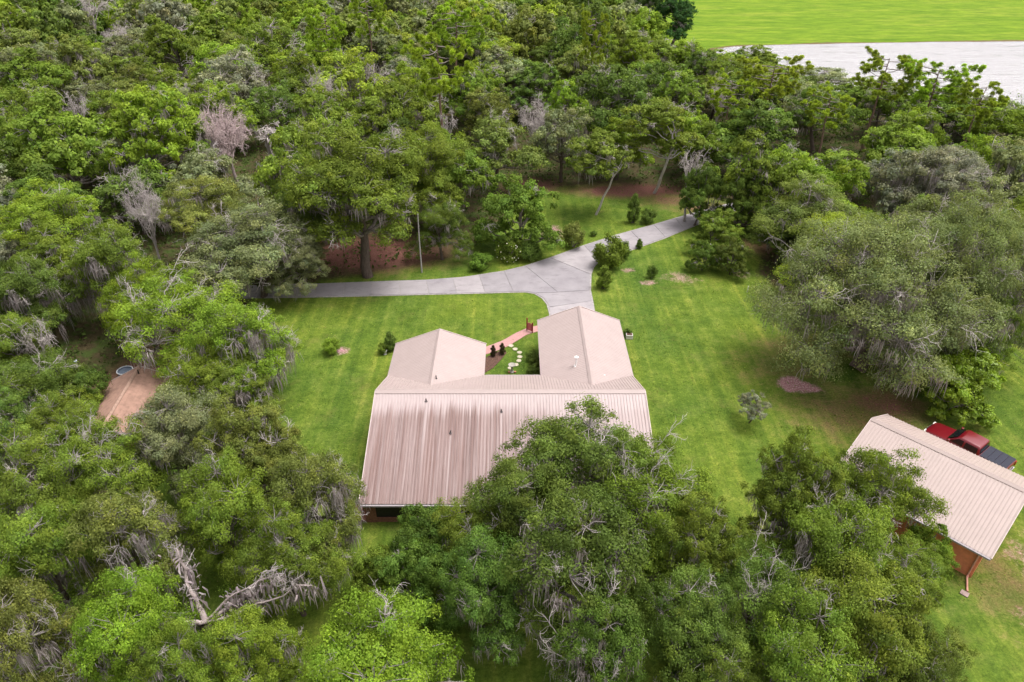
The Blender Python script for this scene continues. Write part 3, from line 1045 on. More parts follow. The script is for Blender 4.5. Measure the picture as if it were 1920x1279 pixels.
def twig_fan(T, o, d, ln, r, level, rng, tint):
    k = 4 if level > 0 else 3
    P = [np.asarray(o, float)]
    dd = unit(np.asarray(d, float))
    for i in range(k):
        dd = unit(dd + rng.normal(size=3) * .34)
        P.append(P[-1] + dd * ln / k)
    P = np.array(P)
    T.add(P, np.linspace(r, r * .5, len(P)), 3 if r < .05 else 5, tint * rng.uniform(.85, 1.15))
    if level > 0:
        for i in range(1, len(P)):
            for q in range(rng.integers(1, 3)):
                nd = unit(dd * .9 + rng.normal(size=3) * .55)
                twig_fan(T, P[i], nd, ln * rng.uniform(.45, .7), r * .55, level - 1, rng, tint)


def moss_strips(O, n_per, lmin, lmax, wid, rng, spread=.35):
    """hanging beards: tapered strips of three segments, two crossed planes' worth of angles"""
    n = len(O) * n_per
    o = np.repeat(O, n_per, 0) + rng.normal(size=(n, 3)) * np.array([spread, spread, .12])
    ln = (lmin + (lmax - lmin) * rng.random(n) ** 2.2)[:, None] * np.repeat(rng.uniform(.55, 1.1, len(O)), n_per)[:, None]
    a = rng.uniform(0, math.pi, n)
    s = np.stack([np.cos(a), np.sin(a), np.zeros(n)], 1)
    w = (wid * rng.uniform(.6, 1.4, n))[:, None]
    z = np.array([[0, 0, -1.0]])
    j = rng.normal(size=(n, 3)) * np.array([.13, .13, .02])
    rows = []
    for f, ww in ((0, .7), (.35, 1.0), (.72, .6), (1.0, .08)):
        c = o + z * ln * f + j * f * 2 * (1.6 - f) + rng.normal(size=(n, 3)) * .03
        rows += [c - s * w * ww * .5, c + s * w * ww * .5]
    V = np.stack(rows, 1).reshape(-1, 3)
    b = np.arange(n)[:, None] * 8
    F = np.concatenate([b + np.array([[0, 1, 3, 2]]), b + np.array([[2, 3, 5, 4]]), b + np.array([[4, 5, 7, 6]])], 0)
    t = np.repeat(rng.uniform(.7, 1.25, (n, 1)) * np.array([[1, .97, .96]]) + rng.normal(size=(n, 3)) * .02, 8, 0)
    return V, F, t


def oak(seed, H=11., R=5.5, lobes=14, cl=16, lv=150, leaf=.24, trunk=.3, low=.28, moss=0, mossl=(.6, 1.8), twigs=0, flat=.72, gap=0.0, trunk_r=.28, fork=.28, pale=False, sides=6, thin=True, lean=.06, lobe_r=(.29, .42)):
    """returns dict of meshes: trunk (with limbs), crown, moss, twigs; crown built of lobes > clumps > leaves"""
    rng = np.random.default_rng(seed)
    # lobe centres fill an uneven dome
    LC, LR = [], []
    ga = 2.399963
    ph = rng.uniform(0, 6.28)
    for i in range(lobes):
        f = (i + .5) / lobes
        a = ph + i * ga + rng.normal() * .3
        Ra = R * (1 + .16 * math.sin(2 * a + ph * 3) + .11 * math.sin(3 * a + ph * 7))
        rho = math.sqrt(f) * .82 * Ra * rng.uniform(.72, 1.14)
        top = H * (1 - (1 - low) * .80 * (rho / R) ** 2.0) * rng.uniform(.74, 1.03)
        r = R * rng.uniform(*lobe_r) * (1.05 - .2 * f) * rng.uniform(.75, 1.1)
        LC.append((rho * math.cos(a), rho * math.sin(a), top - r * flat))
        LR.append(r)
        if f > .35 and rng.random() < .75 and low < .5:      # lower skirt lobes
            zz = H * low + (top - H * low) * rng.uniform(.1, .55)
            LC.append((rho * math.cos(a + .3) * 1.02, rho * math.sin(a + .3) * 1.02, zz)); LR.append(r * .85)
    LC, LR = np.array(LC), np.array(LR)
    LS = rng.uniform(.72, 1.32, (len(LC), 3)) * np.array([1, 1, .95])
    lobe_t = np.exp(rng.normal(size=len(LC)) * .10)
    T = Tubes()
    bt, lt = (PALE * 1.35, PALE * 1.25) if pale else (BROWN, MIDB * 1.1)
    lean_v = rng.normal(size=2) * lean * H
    ft = np.array([lean_v[0], lean_v[1], H * fork])
    P = bez((0, 0, -.15), ft, 0, rng, 5, .03)
    T.add(P, np.linspace(trunk_r * 1.25, trunk_r * .85, 5), sides + 2, bt)
    top = np.array([lean_v[0] * 1.6, lean_v[1] * 1.6, H * .62])
    P2 = bez(ft, top, 0, rng, 5, .06)
    T.add(P2, np.linspace(trunk_r * .85, trunk_r * .4, 5), sides, bt)
    clumpC, clumpR, clumpD = [], [], []
    clumpT = []
    for li, (c, r) in enumerate(zip(LC, LR)):
        rel = min(.95, max(0, (c[2] - ft[2]) / (top[2] - ft[2] + .01) * .55))
        o = P2[int(rel * 4)]
        Q = bez(o, c, -.05 if c[2] > o[2] else .12, rng, 6, .09)
        T.add(Q, np.linspace(trunk_r * .42, .06, 6), sides - 1, lt)
        d = unit(rng.normal(size=(cl * 3, 3)))
        d = d[d[:, 2] > -.4][:cl]
        rad_ = r * rng.uniform(.6, 1.22, len(d))[:, None]
        cc = c + d * rad_ * np.array([1, 1, flat]) * LS[li]
        if gap: 
            keep = rng.random(len(cc)) > gap
            cc, d = cc[keep], d[keep]
        for q, dq in zip(cc, d):
            clumpC.append(q); clumpD.append(dq); clumpT.append(lobe_t[li]); clumpR.append(r * rng.uniform(.20, .40))
            if thin and rng.random() < .75:
                T.add(bez(c, q + dq * .1, .05, rng, 4, .1), np.linspace(.05, .014, 4), 3, PALE * rng.uniform(.75, 1.05))
    CC, CR, CD = np.array(clumpC), np.array(clumpR), np.array(clumpD)
    n = len(CC)
    cnt = np.maximum(8, (lv * (CR / CR.mean()) ** 1.6)).astype(int)
    idx = np.repeat(np.arange(n), cnt)
    d = unit(rng.normal(size=(len(idx), 3)) + CD[idx] * .5 + np.array([0, 0, .25]))
    rr = rng.random(len(idx)) ** .5 * np.where(rng.random(len(idx)) < .2, 1.45, 1.0)
    pos = CC[idx] + d * (rr * CR[idx] * 1.15)[:, None] * np.array([1.12, 1.12, .68])
    nr = unit(d * .7 + CD[idx] * .35 + rng.normal(size=d.shape) * .42 + np.array([0, 0, .3]))
    ln = leaf * rng.uniform(.65, 1.35, len(idx))
    V, F = leaf_quads(pos, nr, ln, rng)
    hue = rng.normal(size=n) * .5
    ct = (np.exp(rng.normal(size=n) * .14) * np.array(clumpT))[idx, None] * np.exp(rng.normal(size=(len(idx), 1)) * .11)
    ct = ct * (1 + hue[idx, None] * np.array([[.11, .03, -.06]]))
    new = (rng.random(len(idx)) < .07)[:, None]                 # fresh leaves
    ct = np.where(new, ct * np.array([[1.34, 1.3, 1.05]]), ct)
    out = dict(H=H, R=R, trunk=T.mesh('trunk'), crown=np_mesh('crown', V, F, np.repeat(ct, 4, 0)), far=(V, F, np.repeat(ct, 4, 0)))
    out['trunk'].materials.append(M_BARK); out['crown'].materials.append(M_LEAF)
    if moss:
        k = rng.integers(0, len(LC), moss)
        dd = unit(rng.normal(size=(moss, 3)) * np.array([1, 1, .35]) + np.array([0, 0, -.15]))
        O = LC[k] + dd * (LR[k] * rng.uniform(.6, 1.0, moss))[:, None] * np.array([1, 1, .6]) - np.array([0, 0, .25])
        V, F, t = moss_strips(O, 22, *mossl, .07, rng, .24)
        out['moss'] = np_mesh('spanish_moss', V, F, t)
        out['moss'].materials.append(M_MOSS)
    if twigs:
        T2 = Tubes()
        for i in range(twigs):
            k = rng.integers(0, len(LC))
            dd = unit(rng.normal(size=3) + np.array([0, 0, .9]))
            o = LC[k] + dd * LR[k] * .45 * np.array([1, 1, flat])
            twig_fan(T2, o, dd + rng.normal(size=3) * .4, LR[k] * rng.uniform(.6, 1.15), .048, 2, rng, PALE * rng.uniform(1.15, 1.5))
        out['twigs'] = T2.mesh('bare_twigs')
        out['twigs'].materials.append(M_BARK)
    return out


def pine(seed, H=20., R=4.2, pom=120, nee=150, nw=.042, bare=.52):
    rng = np.random.default_rng(seed)
    T = Tubes()
    tr = bez((0, 0, -.1), (rng.normal() * .4, rng.normal() * .4, H * .97), 0, rng, 8, .012)
    T.add(tr, np.linspace(.27, .05, 8), 8, np.array([.22, .15, .115]))
    PC = []
    nb = max(9, pom // 9)
    for i in range(nb):
        f = bare + (1 - bare) * (i + .5) / nb
        z = H * f * .97
        prof = math.sin(math.pi * min(1, (1.02 - f) / (1 - bare) * .62 + .28))
        ln = R * (.35 + .65 * prof) * rng.uniform(.75, 1.1)
        a = i * 2.4 + rng.normal() * .3
        o = np.array([np.interp(z, tr[:, 2], tr[:, 0]), np.interp(z, tr[:, 2], tr[:, 1]), z])
        e = o + np.array([math.cos(a) * ln, math.sin(a) * ln, ln * rng.uniform(.0, .22)])
        Q = bez(o, e, -.1, rng, 6, .06)
        T.add(Q, np.linspace(.085, .03, 6), 4, MIDB)
        for k in range(9):
            s = Q[rng.integers(3, 6)]
            q = s + unit(rng.normal(size=3) + np.array([math.cos(a) * .6, math.sin(a) * .6, .9])) * rng.uniform(.35, 1.15)
            T.add(np.array([s, (s + q) / 2 + rng.normal(size=3) * .05, q]), [.03, .02, .015], 3, MIDB)
            PC.append(q)
    PC = np.array(PC)
    n = len(PC) * nee
    idx = np.repeat(np.arange(len(PC)), nee)
    d = unit(rng.normal(size=(n, 3)) + np.array([0, 0, .8]))
    ln = rng.uniform(.36, .56, n)[:, None]
    s = unit(np.cross(d, rng.normal(size=(n, 3))))
    b0 = PC[idx]
    V = np.stack([b0 + d * .04, b0 + d * ln * .6 + s * nw, b0 + d * ln, b0 + d * ln * .6 - s * nw], 1).reshape(-1, 3)
    F = np.arange(n * 4).reshape(n, 4)
    t = np.exp(rng.normal(size=len(PC)) * .16)[idx, None] * np.exp(rng.normal(size=(n, 1)) * .12) * np.ones((1, 3))
    out = dict(H=H, R=R, trunk=T.mesh('trunk'), crown=np_mesh('crown', V, F, np.repeat(t, 4, 0)))
    out['trunk'].materials.append(M_BARK); out['crown'].materials.append(M_NEEDLE)
    return out


def dead(seed, H=10., R=4.5, dense=3, n=9, tint=None, up=1.5, tl=1.0):
    rng = np.random.default_rng(seed)
    tint = PALE * 1.25 if tint is None else np.array(tint)
    T, T2 = Tubes(), Tubes()
    ft = np.array([rng.normal() * .3, rng.normal() * .3, H * .4])
    T.add(bez((0, 0, -.1), ft, 0, rng, 5, .03), np.linspace(.28, .17, 5), 7, tint * .8)
    for i in range(n):
        a = i * 2.4 + rng.normal() * .3
        f = (i + .5) / n
        e = np.array([math.cos(a) * R * .55 * math.sqrt(f), math.sin(a) * R * .55 * math.sqrt(f), H * rng.uniform(.55, .8)])
        Q = bez(ft * rng.uniform(.7, 1), e, .02, rng, 5, .08)
        T.add(Q, np.linspace(.12, .06, 5), 5, tint * .95)
        for q in range(2):
            twig_fan(T2, Q[rng.integers(2, 5)], unit((e - ft) + np.array([0, 0, up]) + rng.normal(size=3)), R * tl * rng.uniform(.35, .6), .07, dense, rng, tint * 1.15)
    out = dict(H=H, R=R, trunk=T.mesh('trunk'), twigs=T2.mesh('bare_twigs'))
    out['trunk'].materials.append(M_BARK); out['twigs'].materials.append(M_BARK)
    return out


def shrub(seed, R=1.2, H=2.0, n=5200, leaf=.15, shape='round', stems=5, flowers=0):
    rng = np.random.default_rng(seed)
    m = 46
    d = unit(rng.normal(size=(m, 3)) + np.array([0, 0, .25]))
    z = .5 + .5 * d[:, 2]
    rr = rng.uniform(.55, 1.0, m)
    prof = 1.0 if shape == 'round' else np.clip(1.25 - z * .95, .25, 1)
    c = np.stack([d[:, 0] * R * rr * prof, d[:, 1] * R * rr * prof, .12 * H + z * H * .86 * np.clip(rr + .1, 0, 1)], 1)
    idx = rng.integers(0, m, n)
    q = unit(rng.normal(size=(n, 3)))
    pos = c[idx] + q * (rng.random(n) ** .5)[:, None] * R * .30
    pos[:, 2] = np.maximum(pos[:, 2], .04)
    nr = unit(q * .7 + d[idx] * .5 + rng.normal(size=(n, 3)) * .5 + np.array([0, 0, .3]))
    V, F = leaf_quads(pos, nr, leaf * rng.uniform(.7, 1.3, n), rng)
    t = np.exp(rng.normal(size=m) * .15)[idx, None] * np.exp(rng.normal(size=(n, 1)) * .2) * np.ones((1, 3))
    T = Tubes()
    for i in range(stems):
        k = rng.integers(0, m)
        T.add(bez((rng.normal() * .08, rng.normal() * .08, -.03), c[k], .1, rng, 4, .08), np.linspace(.05, .015, 4), 4, MIDB)
    out = dict(H=H, R=R, trunk=T.mesh('stem'), crown=np_mesh('foliage', V, F, np.repeat(t, 4, 0)))
    out['trunk'].materials.append(M_BARK); out['crown'].materials.append(M_LEAF)
    if flowers:
        q = unit(rng.normal(size=(flowers, 3)) + np.array([0, -.5, .5]))
        fp = np.stack([q[:, 0] * R * 1.02, q[:, 1] * R * 1.02, .5 * H + q[:, 2] * H * .5], 1)
        V, F = leaf_quads(np.repeat(fp, 3, 0), unit(np.repeat(q, 3, 0) + rng.normal(size=(flowers * 3, 3)) * .4), np.full(flowers * 3, .13), rng, .9)
        out['flowers'] = np_mesh('flowers', V, F, np.ones((len(V), 3)))
        out['flowers'].materials.append(M_LEAF)
    return out


RNG = random.Random(77)
PARTNAME = dict(trunk='trunk', crown='crown', moss='spanish_moss', twigs='bare_twigs', flowers='flowers')


def plant(proto, name, loc, R, H, rz, tint, label, cat, group=None, moss_tint=(.37, .335, .345), parts=None, stem=False):
    root = empty(name, (float(loc[0]), float(loc[1]), 0), rz, label, cat, group)
    q = RNG.uniform(.93, 1.07)
    root.scale = (R / proto['R'] * q, R / proto['R'] / q, H / proto['H'])
    for k in ('trunk', 'crown', 'moss', 'twigs', 'flowers'):
        if k not in proto or (parts and k not in parts): continue
        nm = PARTNAME[k]
        if stem: nm = {'trunk': 'stem', 'crown': 'foliage'}.get(k, nm)
        o = link(nm, proto[k], None, root)
        if k != 'trunk': o['kind'] = 'stuff'
        if k == 'crown': o.color = (*tint, 1)
        elif k == 'moss': o.color = (*moss_tint, 1)
        elif k == 'flowers': o.color = (.75, .73, .66, 1)
    return root


# leaf tints (real leaf colours)
TINT = dict(bright=(.208, .305, .034), yellow=(.255, .325, .042), mid=(.168, .242, .036), deep=(.124, .188, .036), grey=(.220, .252, .120), olive=(.195, .240, .058),
            sage=(.250, .272, .180), lime=(.200, .302, .032), emerald=(.138, .238, .034), pine=(.285, .380, .036))

NEAR = [oak(11, lobes=15, cl=19, lv=150, leaf=.172, moss=58, twigs=14),
        oak(12, lobes=13, cl=20, lv=150, leaf=.172, moss=72, twigs=20, gap=.08),
        oak(13, lobes=17, cl=17, lv=150, leaf=.168, moss=43, twigs=11, H=12),
        oak(14, lobes=12, cl=20, lv=145, leaf=.178, moss=101, twigs=30, gap=.15, mossl=(.6, 2.8)),
        oak(15, lobes=16, cl=18, lv=150, leaf=.172, moss=18, twigs=9, H=11, low=.2),
        oak(16, lobes=10, cl=21, lv=150, leaf=.168, moss=43, twigs=18, gap=.1, H=12, lobe_r=(.32, .46), low=.35),
        oak(17, lobes=20, cl=15, lv=145, leaf=.168, moss=36, twigs=15, H=10.5, lobe_r=(.22, .34))]
BUSHY = [oak(31, H=6, R=3.2, lobes=11, cl=16, lv=110, leaf=.18, low=.12, fork=.12, trunk_r=.14, twigs=4, thin=False)]
MID = [oak(21, lobes=13, cl=15, lv=56, leaf=.36, moss=29, twigs=10, sides=5),
       oak(22, lobes=11, cl=16, lv=58, leaf=.36, moss=40, twigs=15, gap=.1, sides=5),
       oak(23, lobes=15, cl=14, lv=56, leaf=.34, moss=14, twigs=6, sides=5, H=12),
       oak(24, lobes=12, cl=15, lv=56, leaf=.36, moss=79, twigs=12, gap=.12, sides=5, mossl=(.7, 3.0)),
       oak(25, lobes=14, cl=15, lv=58, leaf=.34, moss=0, twigs=4, sides=5, low=.15),
       oak(26, lobes=9, cl=18, lv=58, leaf=.33, moss=14, twigs=9, sides=5, H=13, lobe_r=(.32, .48), gap=.08),
       oak(27, lobes=20, cl=12, lv=52, leaf=.33, moss=18, twigs=8, sides=5, lobe_r=(.22, .33))]
FAR = [oak(41 + i, lobes=11 + i, cl=11, lv=26, leaf=.62, sides=4, thin=False, twigs=(7 if i % 2 else 2)) for i in range(4)]
FARM = [oak(51 + i, lobes=9 + i, cl=9, lv=11, leaf=1.3, sides=4, thin=False, low=.4) for i in range(3)]
TALL = [oak(61, H=14, R=4.6, lobes=14, cl=16, lv=75, leaf=.30, low=.38, fork=.45, trunk_r=.15, pale=True, twigs=8, moss=12),
        oak(62, H=13, R=4.2, lobes=12, cl=16, lv=75, leaf=.30, low=.42, fork=.42, trunk_r=.15, pale=True, twigs=10, gap=.12, lean=.1)]
TALLOAK = oak(72, H=17, R=8, lobes=24, cl=21, lv=85, leaf=.24, low=.36, fork=.3, trunk_r=.5, moss=60, twigs=22, lean=.02, lobe_r=(.2, .34))
GREAT = oak(71, H=15, R=12, lobes=26, cl=29, lv=105, leaf=.20, low=.18, fork=.14, trunk_r=.8, moss=300, mossl=(.4, 2.2), twigs=36, lobe_r=(.16, .36), flat=.7)
PINE = [pine(81, H=18, R=4.6, pom=170, bare=.58), pine(82, H=17, R=4.4, pom=150, bare=.62), pine(83, H=16, R=5.0, pom=190, bare=.62)]
DEAD = [dead(91), dead(92, H=9, R=3.6, n=6, dense=2), dead(93, H=9, R=5.2, n=13, dense=3, tint=(.52, .43, .43), up=.3, tl=.8), dead(94, H=12, R=2.2, n=5, dense=2)]
ROUND = [shrub(101), shrub(102, n=6000)]
CONE = [shrub(103, shape='cone', R=1.0, H=2.4)]
FLOWERY = shrub(104, R=1.5, H=2.0, n=3000, flowers=26)
SMALLTREE = oak(105, H=3.6, R=1.7, lobes=7, cl=10, lv=70, leaf=.12, low=.4, fork=.3, trunk_r=.07, gap=.2, sides=5)
GLOSSY = oak(106, H=7, R=3.6, lobes=18, cl=18, lv=130, leaf=.25, low=.06, fork=.2, trunk_r=.18, thin=False)
GLOSSY['crown'].materials.clear(); GLOSSY['crown'].materials.append(M_GLOSSY)

placed = []          # x, y, R of every tree set by hand


def tree_at(px, py, rpx, H, proto, tint, label, name='oak_tree', cat='oak tree', zc=.62, group=None, parts=None, rz=None, var=.06):
    """px, py: where the photo shows the crown's middle; rpx: its half width there"""
    z = H * zc
    p = ground(px, py, z)
    R = rpx * depth(px, py, z) / FPX
    t = TINT[tint] if isinstance(tint, str) else tint
    t = tuple(c * RNG.uniform(1 - var, 1 + var) for c in t)
    placed.append((p[0], p[1], R))
    return plant(proto, name, p, R, H, RNG.uniform(0, 6.28) if rz is None else rz, t, label, cat, group, parts=parts)


def shrub_at(px, py, rpx, hpx, proto, tint, label, name='shrub', cat='shrub', group=None):
    p = ground(px, py)
    d = depth(px, py)
    return plant(proto, name, p, rpx * d / FPX, hpx * d / FPX / .84, RNG.uniform(0, 6.28), TINT[tint] if isinstance(tint, str) else tint, label, cat, group, stem=True)


N0, N1, N2, N3, N4, N5, N6 = NEAR
M0, M1, M2, M3, M4, M5, M6 = MID
# ---- front belt of oaks, between the camera and the house
front = [
    (1085, 880, 150, 10.5, N2, 'deep', 'tall dark green oak whose top overlaps the stained front roof'),
    (980, 960, 115, 9.5, N0, 'deep', 'dark green oak hiding the middle of the porch eave'),
    (1230, 930, 125, 9.5, N5, 'mid', 'twiggy green oak at the right front corner of the house'),
    (885, 1005, 88, 7.0, N4, 'mid', 'low rounded green oak against the front porch'),
    (805, 992, 66, 5.2, BUSHY[0], 'deep', 'bushy dark sapling in front of the dark porch opening'),
    (1090, 1080, 170, 11.5, N3, 'deep', 'mossy dark oak with broken pale limbs in front of the house'),
    (900, 1110, 105, 8.5, N0, 'deep', 'dark oak behind the bright yellow-green tree at the bottom'),
    (1310, 1015, 105, 9, N6, 'mid', 'oak with grey moss beards between house and barn'),
    (1495, 930, 112, 10, N6, 'mid', 'leafy green oak at the left end of the barn roof'),
    (1745, 1035, 52, 4.6, BUSHY[0], 'mid', 'young tree hiding the middle of the orange barn wall'),
    (1635, 925, 112, 9.5, N1, 'mid', 'oak whose ragged branches reach over the barn roof'),
    (1560, 1030, 135, 10, N3, 'mid', 'oak with a fan of bare white twigs left of the barn'),
    (1705, 1085, 85, 6.2, N4, 'mid', 'round green oak in front of the orange barn wall'),
    (1440, 1120, 115, 9, N5, 'deep', 'dark oak with mossy hollow below the barn trees'),
    (1620, 1170, 150, 10, N0, 'mid', 'broad green oak below the barn at the lower right'),
    (1500, 1240, 130, 10, N4, 'mid', 'fresh green oak on the bottom edge right of centre'),
    (1300, 1180, 120, 9, N2, 'deep', 'dark oak on the bottom edge beneath the moss draped oak'),
    (1130, 1240, 110, 9, N3, 'deep', 'oak with bare grey limb stubs on the bottom edge at centre'),
    (1720, 1250, 95, 7, N4, 'deep', 'low dark oak at the grass edge in the lower right corner'),
    (1340, 1275, 100, 8, N1, 'mid', 'oak cut by the bottom edge between two dark oaks'),
    (690, 1262, 172, 9.5, N4, 'lime', 'bright yellow-green bushy tree on the bottom edge'),
    (770, 1080, 80, 6, BUSHY[0], 'deep', 'low dark bush-like tree below the porch corner'),
    (700, 1075, 60, 4.5, BUSHY[0], 'mid', 'small green tree on the grass left of the porch corner'),
    (600, 930, 105, 10, N3, 'olive', 'oak trailing long moss beards at the west porch corner'),
    (470, 850, 115, 9.5, N6, 'olive', 'olive green twiggy oak at the lower edge of the west lawn'),
    (330, 830, 105, 9.0, N0, 'grey', 'grey-green oak just in front of the brown shed'),
    (210, 880, 105, 9.5, N5, 'mid', 'leafy oak left of the grey-green oak below the shed'),
    (60, 900, 110, 9.5, N1, 'mid', 'oak at the left edge level with the porch'),
    (420, 960, 110, 9.5, N4, 'mid', 'green oak above the great forked mossy limb'),
    (250, 1010, 115, 10, N3, 'olive', 'oak with grey moss tufts left of the forked limb'),
    (90, 1050, 115, 10, N0, 'mid', 'oak above the moss curtain in the lower left corner'),
    (540, 1040, 95, 9, N1, 'mid', 'oak right of the forked mossy limb'),
    (60, 1200, 110, 10, N3, 'olive', 'oak with a brown moss curtain in the lower left corner'),
    (240, 1190, 115, 10, N4, 'bright', 'bright leafed oak on the bottom edge left of the forked oak'),
    (480, 1240, 100, 8.5, N0, 'bright', 'light green oak on the bottom edge left of the lime tree'),
    (340, 1265, 95, 9, N2, 'mid', 'oak cut by the bottom edge under the forked oak'),
]
for px, py, r, H, pr, t, lb in front:
    tree_at(px, py, r * .93, H, pr, t, lb, zc=.6)

# ---- west side round the shed
west = [
    (340, 590, 115, 11, N5, 'bright', 'bright green oak overhanging the back of the brown shed'),
    (460, 640, 95, 10.5, N3, 'bright', 'bright oak with hanging moss at the west lawn edge'),
    (395, 705, 82, 8, N4, 'bright', 'low bright oak covering the right half of the shed roof'),
    (440, 730, 75, 7, N3, 'mid', 'mossy oak leaning over the lawn right of the shed'),
    (260, 560, 70, 9.5, N1, 'lime', 'lime green oak left of the shed oak group'),
    (470, 450, 120, 11, N1, 'grey', 'grey-green oak at the west end of the driveway'),
    (560, 470, 65, 8.5, N4, 'grey', 'small grey-green oak overhanging the driveway end'),
    (380, 400, 90, 11, N2, 'olive', 'pale olive oak behind the grey-green driveway oak'),
    (100, 420, 90, 11, N2, 'bright', 'bright green oak at the left edge above the white snag'),
    (200, 500, 85, 11, N3, 'mid', 'shaded oak with dead grey branches left of the bright oaks'),
    (40, 560, 85, 10, N3, 'deep', 'dark mossy oak behind the white branched snag'),
    (60, 730, 95, 8, N4, 'deep', 'dense dark green tree left of the brown shed'),
    (140, 740, 60, 6, BUSHY[0], 'deep', 'dark bush pressed against the west side of the shed'),
    (30, 650, 70, 8, N0, 'mid', 'mid green oak below the white snag at the left edge'),
    (20, 800, 80, 7.5, N1, 'deep', 'dark oak at the left edge below the dense tree'),
    (130, 800, 75, 7, N4, 'mid', 'leafy tree between the shed and the left edge oaks'),
]
for px, py, r, H, pr, t, lb in west:
    tree_at(px, py, r, H, pr, t, lb, zc=.6)
tree_at(55, 620, 45, 9, DEAD[1], 'grey', 'bleached white branching snag at the left edge', 'dead_tree', 'dead tree', .75)

# ---- behind the driveway
back = [
        (800, 320, 80, 13, N0, 'mid', 'oak behind the thin pale pole beyond the driveway'),
    (575, 380, 65, 12, N1, 'deep', 'dark oak left of the tall oak on the leaf litter'),
    (825, 420, 48, 7.5, N4, 'deep', 'dark low-branched tree right of the pale pole'),
    (850, 320, 80, 11, M0, 'mid', 'oak between the big leafy oak and the fresh green tree'),
    (975, 385, 72, 9.5, BUSHY[0], 'emerald', 'fresh green round tree by the white flowering shrub'),
    (930, 265, 75, 12, M1, 'olive', 'light olive oak with pale forked limbs behind the fresh green tree'),
]
p = ground(690, 518)
placed.append((p[0] - .5, p[1] + 1.5, 7.5))
plant(TALLOAK, 'oak_tree', (p[0], p[1]), 8.2, 17.3, 2.2, TINT['mid'], 'tallest big leafy oak with its trunk on the reddish leaf litter', 'oak tree')
for px, py, r, H, pr, t, lb in back:
    tree_at(px, py, r, H, pr, t, lb, zc=.6)
tree_at(1125, 290, 60, 12, TALL[0], 'mid', 'slender white trunked tree alone on the lawn beyond the driveway', zc=.68)
tree_at(1240, 245, 72, 13.5, TALL[1], 'mid', 'tall tree with a leaning pale trunk by the driveway bend', zc=.66)
tree_at(1310, 365, 40, 8.5, BUSHY[0], 'deep', 'dark upright tree where the driveway vanishes', zc=.5)
tree_at(1395, 378, 46, 8.5, BUSHY[0], 'deep', 'dark dense tree right of the vanishing driveway', zc=.5)
tree_at(1345, 435, 42, 5.5, BUSHY[0], 'mid', 'bushy green tree beside the lower driveway edge', zc=.5)
tree_at(1375, 480, 33, 4.5, BUSHY[0], 'deep', 'small dark lawn tree below the bushy green tree', zc=.5)
tree_at(1320, 475, 26, 3.8, BUSHY[0], 'deep', 'small dark-leaved tree with thin stem on the right lawn', zc=.55)
tree_at(1415, 320, 75, 12, M0, 'mid', 'oak behind the dark trees at the driveway end')
tree_at(1530, 395, 105, 10, N1, 'olive', 'olive green oak left of the great mossy oak')
tree_at(1470, 430, 60, 7, N4, 'deep', 'low dark oak in front of the olive green oak')
tree_at(1790, 345, 95, 12, N3, 'sage', 'silvery grey oak behind the great mossy oak', var=.02)
tree_at(1690, 340, 70, 11, M3, 'sage', 'grey twiggy oak beside the silvery oak', var=.02)
tree_at(1890, 330, 75, 12, M3, 'grey', 'grey-green oak at the right edge behind the great mossy oak')

# ---- great mossy oak group on the right lawn
p = ground(1672, 745)
placed.append((p[0] - 1, p[1] + 4, 10))
plant(GREAT, 'oak_tree', (p[0] - 1.2, p[1] + 4.2), 9.7, 14.8, 1.0, (.215, .262, .100), 'huge spreading moss-hung live oak on the right lawn', 'oak tree')
tree_at(1790, 430, 120, 13, N1, (.20, .225, .085), 'pale olive moss-hung oak behind the crown of the huge live oak')
tree_at(1840, 490, 150, 15, GREAT, (.215, .260, .100), 'broad moss-hung oak at the right edge merging with the huge live oak', rz=2.6)
tree_at(1850, 610, 62, 9, N2, 'mid', 'shaded oak between the huge live oak and the glossy tree')
tree_at(1812, 712, 66, 6.3, GLOSSY, (.185, .310, .024), 'glossy bright green tree above the red pickup', 'evergreen_tree', 'tree', .5)
tree_at(1785, 615, 40, 7.5, GLOSSY, (.19, .26, .016), 'yellowish glossy tree among the moss-hung oaks', 'evergreen_tree', 'tree', .6)
p = ground(1403, 792)
plant(SMALLTREE, 'fruit_tree', p, 1.45, 3.3, .4, TINT['sage'], 'small open-branched young tree alone on the right lawn', 'young tree')

# ---- shrubs of the garden
shrub_at(1138, 500, 29, 50, ROUND[1], 'mid', 'largest round shrub at the driveway fork')
shrub_at(1167, 484, 14, 27, ROUND[0], 'deep', 'small dark round shrub right behind the largest fork shrub')
shrub_at(1131, 541, 17, 38, CONE[0], 'mid', 'pointed shrub on the right edge of the garage apron')
shrub_at(1075, 463, 22, 38, ROUND[0], 'olive', 'round pale-tipped shrub on the lawn left of the driveway')
shrub_at(955, 490, 26, 38, FLOWERY, 'mid', 'white flowering shrub under the fresh green tree')
shrub_at(995, 487, 22, 34, ROUND[1], 'deep', 'dark shrub right of the white flowering shrub')
shrub_at(902, 503, 22, 24, ROUND[0], 'emerald', 'low spreading green shrub on the upper driveway lawn')
shrub_at(1222, 521, 10, 20, ROUND[0], 'deep', 'tiny dark round shrub among bare patches on the right lawn')
shrub_at(1198, 466, 8, 16, CONE[0], 'deep', 'tiny dark plant on the lower driveway edge')
shrub_at(1186, 418, 14, 46, CONE[0], 'deep', 'narrow dark shrub beyond the driveway with whitish base')
shrub_at(1215, 418, 15, 22, ROUND[0], 'deep', 'low dark round shrub beyond the driveway straight')
shrub_at(623, 662, 17, 24, ROUND[0], 'bright', 'yellow-green shrub alone on the west lawn')
shrub_at(733, 658, 15, 34, CONE[0], 'deep', 'dark upright shrub at the west wing corner')
shrub_at(720, 662, 10, 18, ROUND[0], 'mid', 'low green shrub beside the small urn')
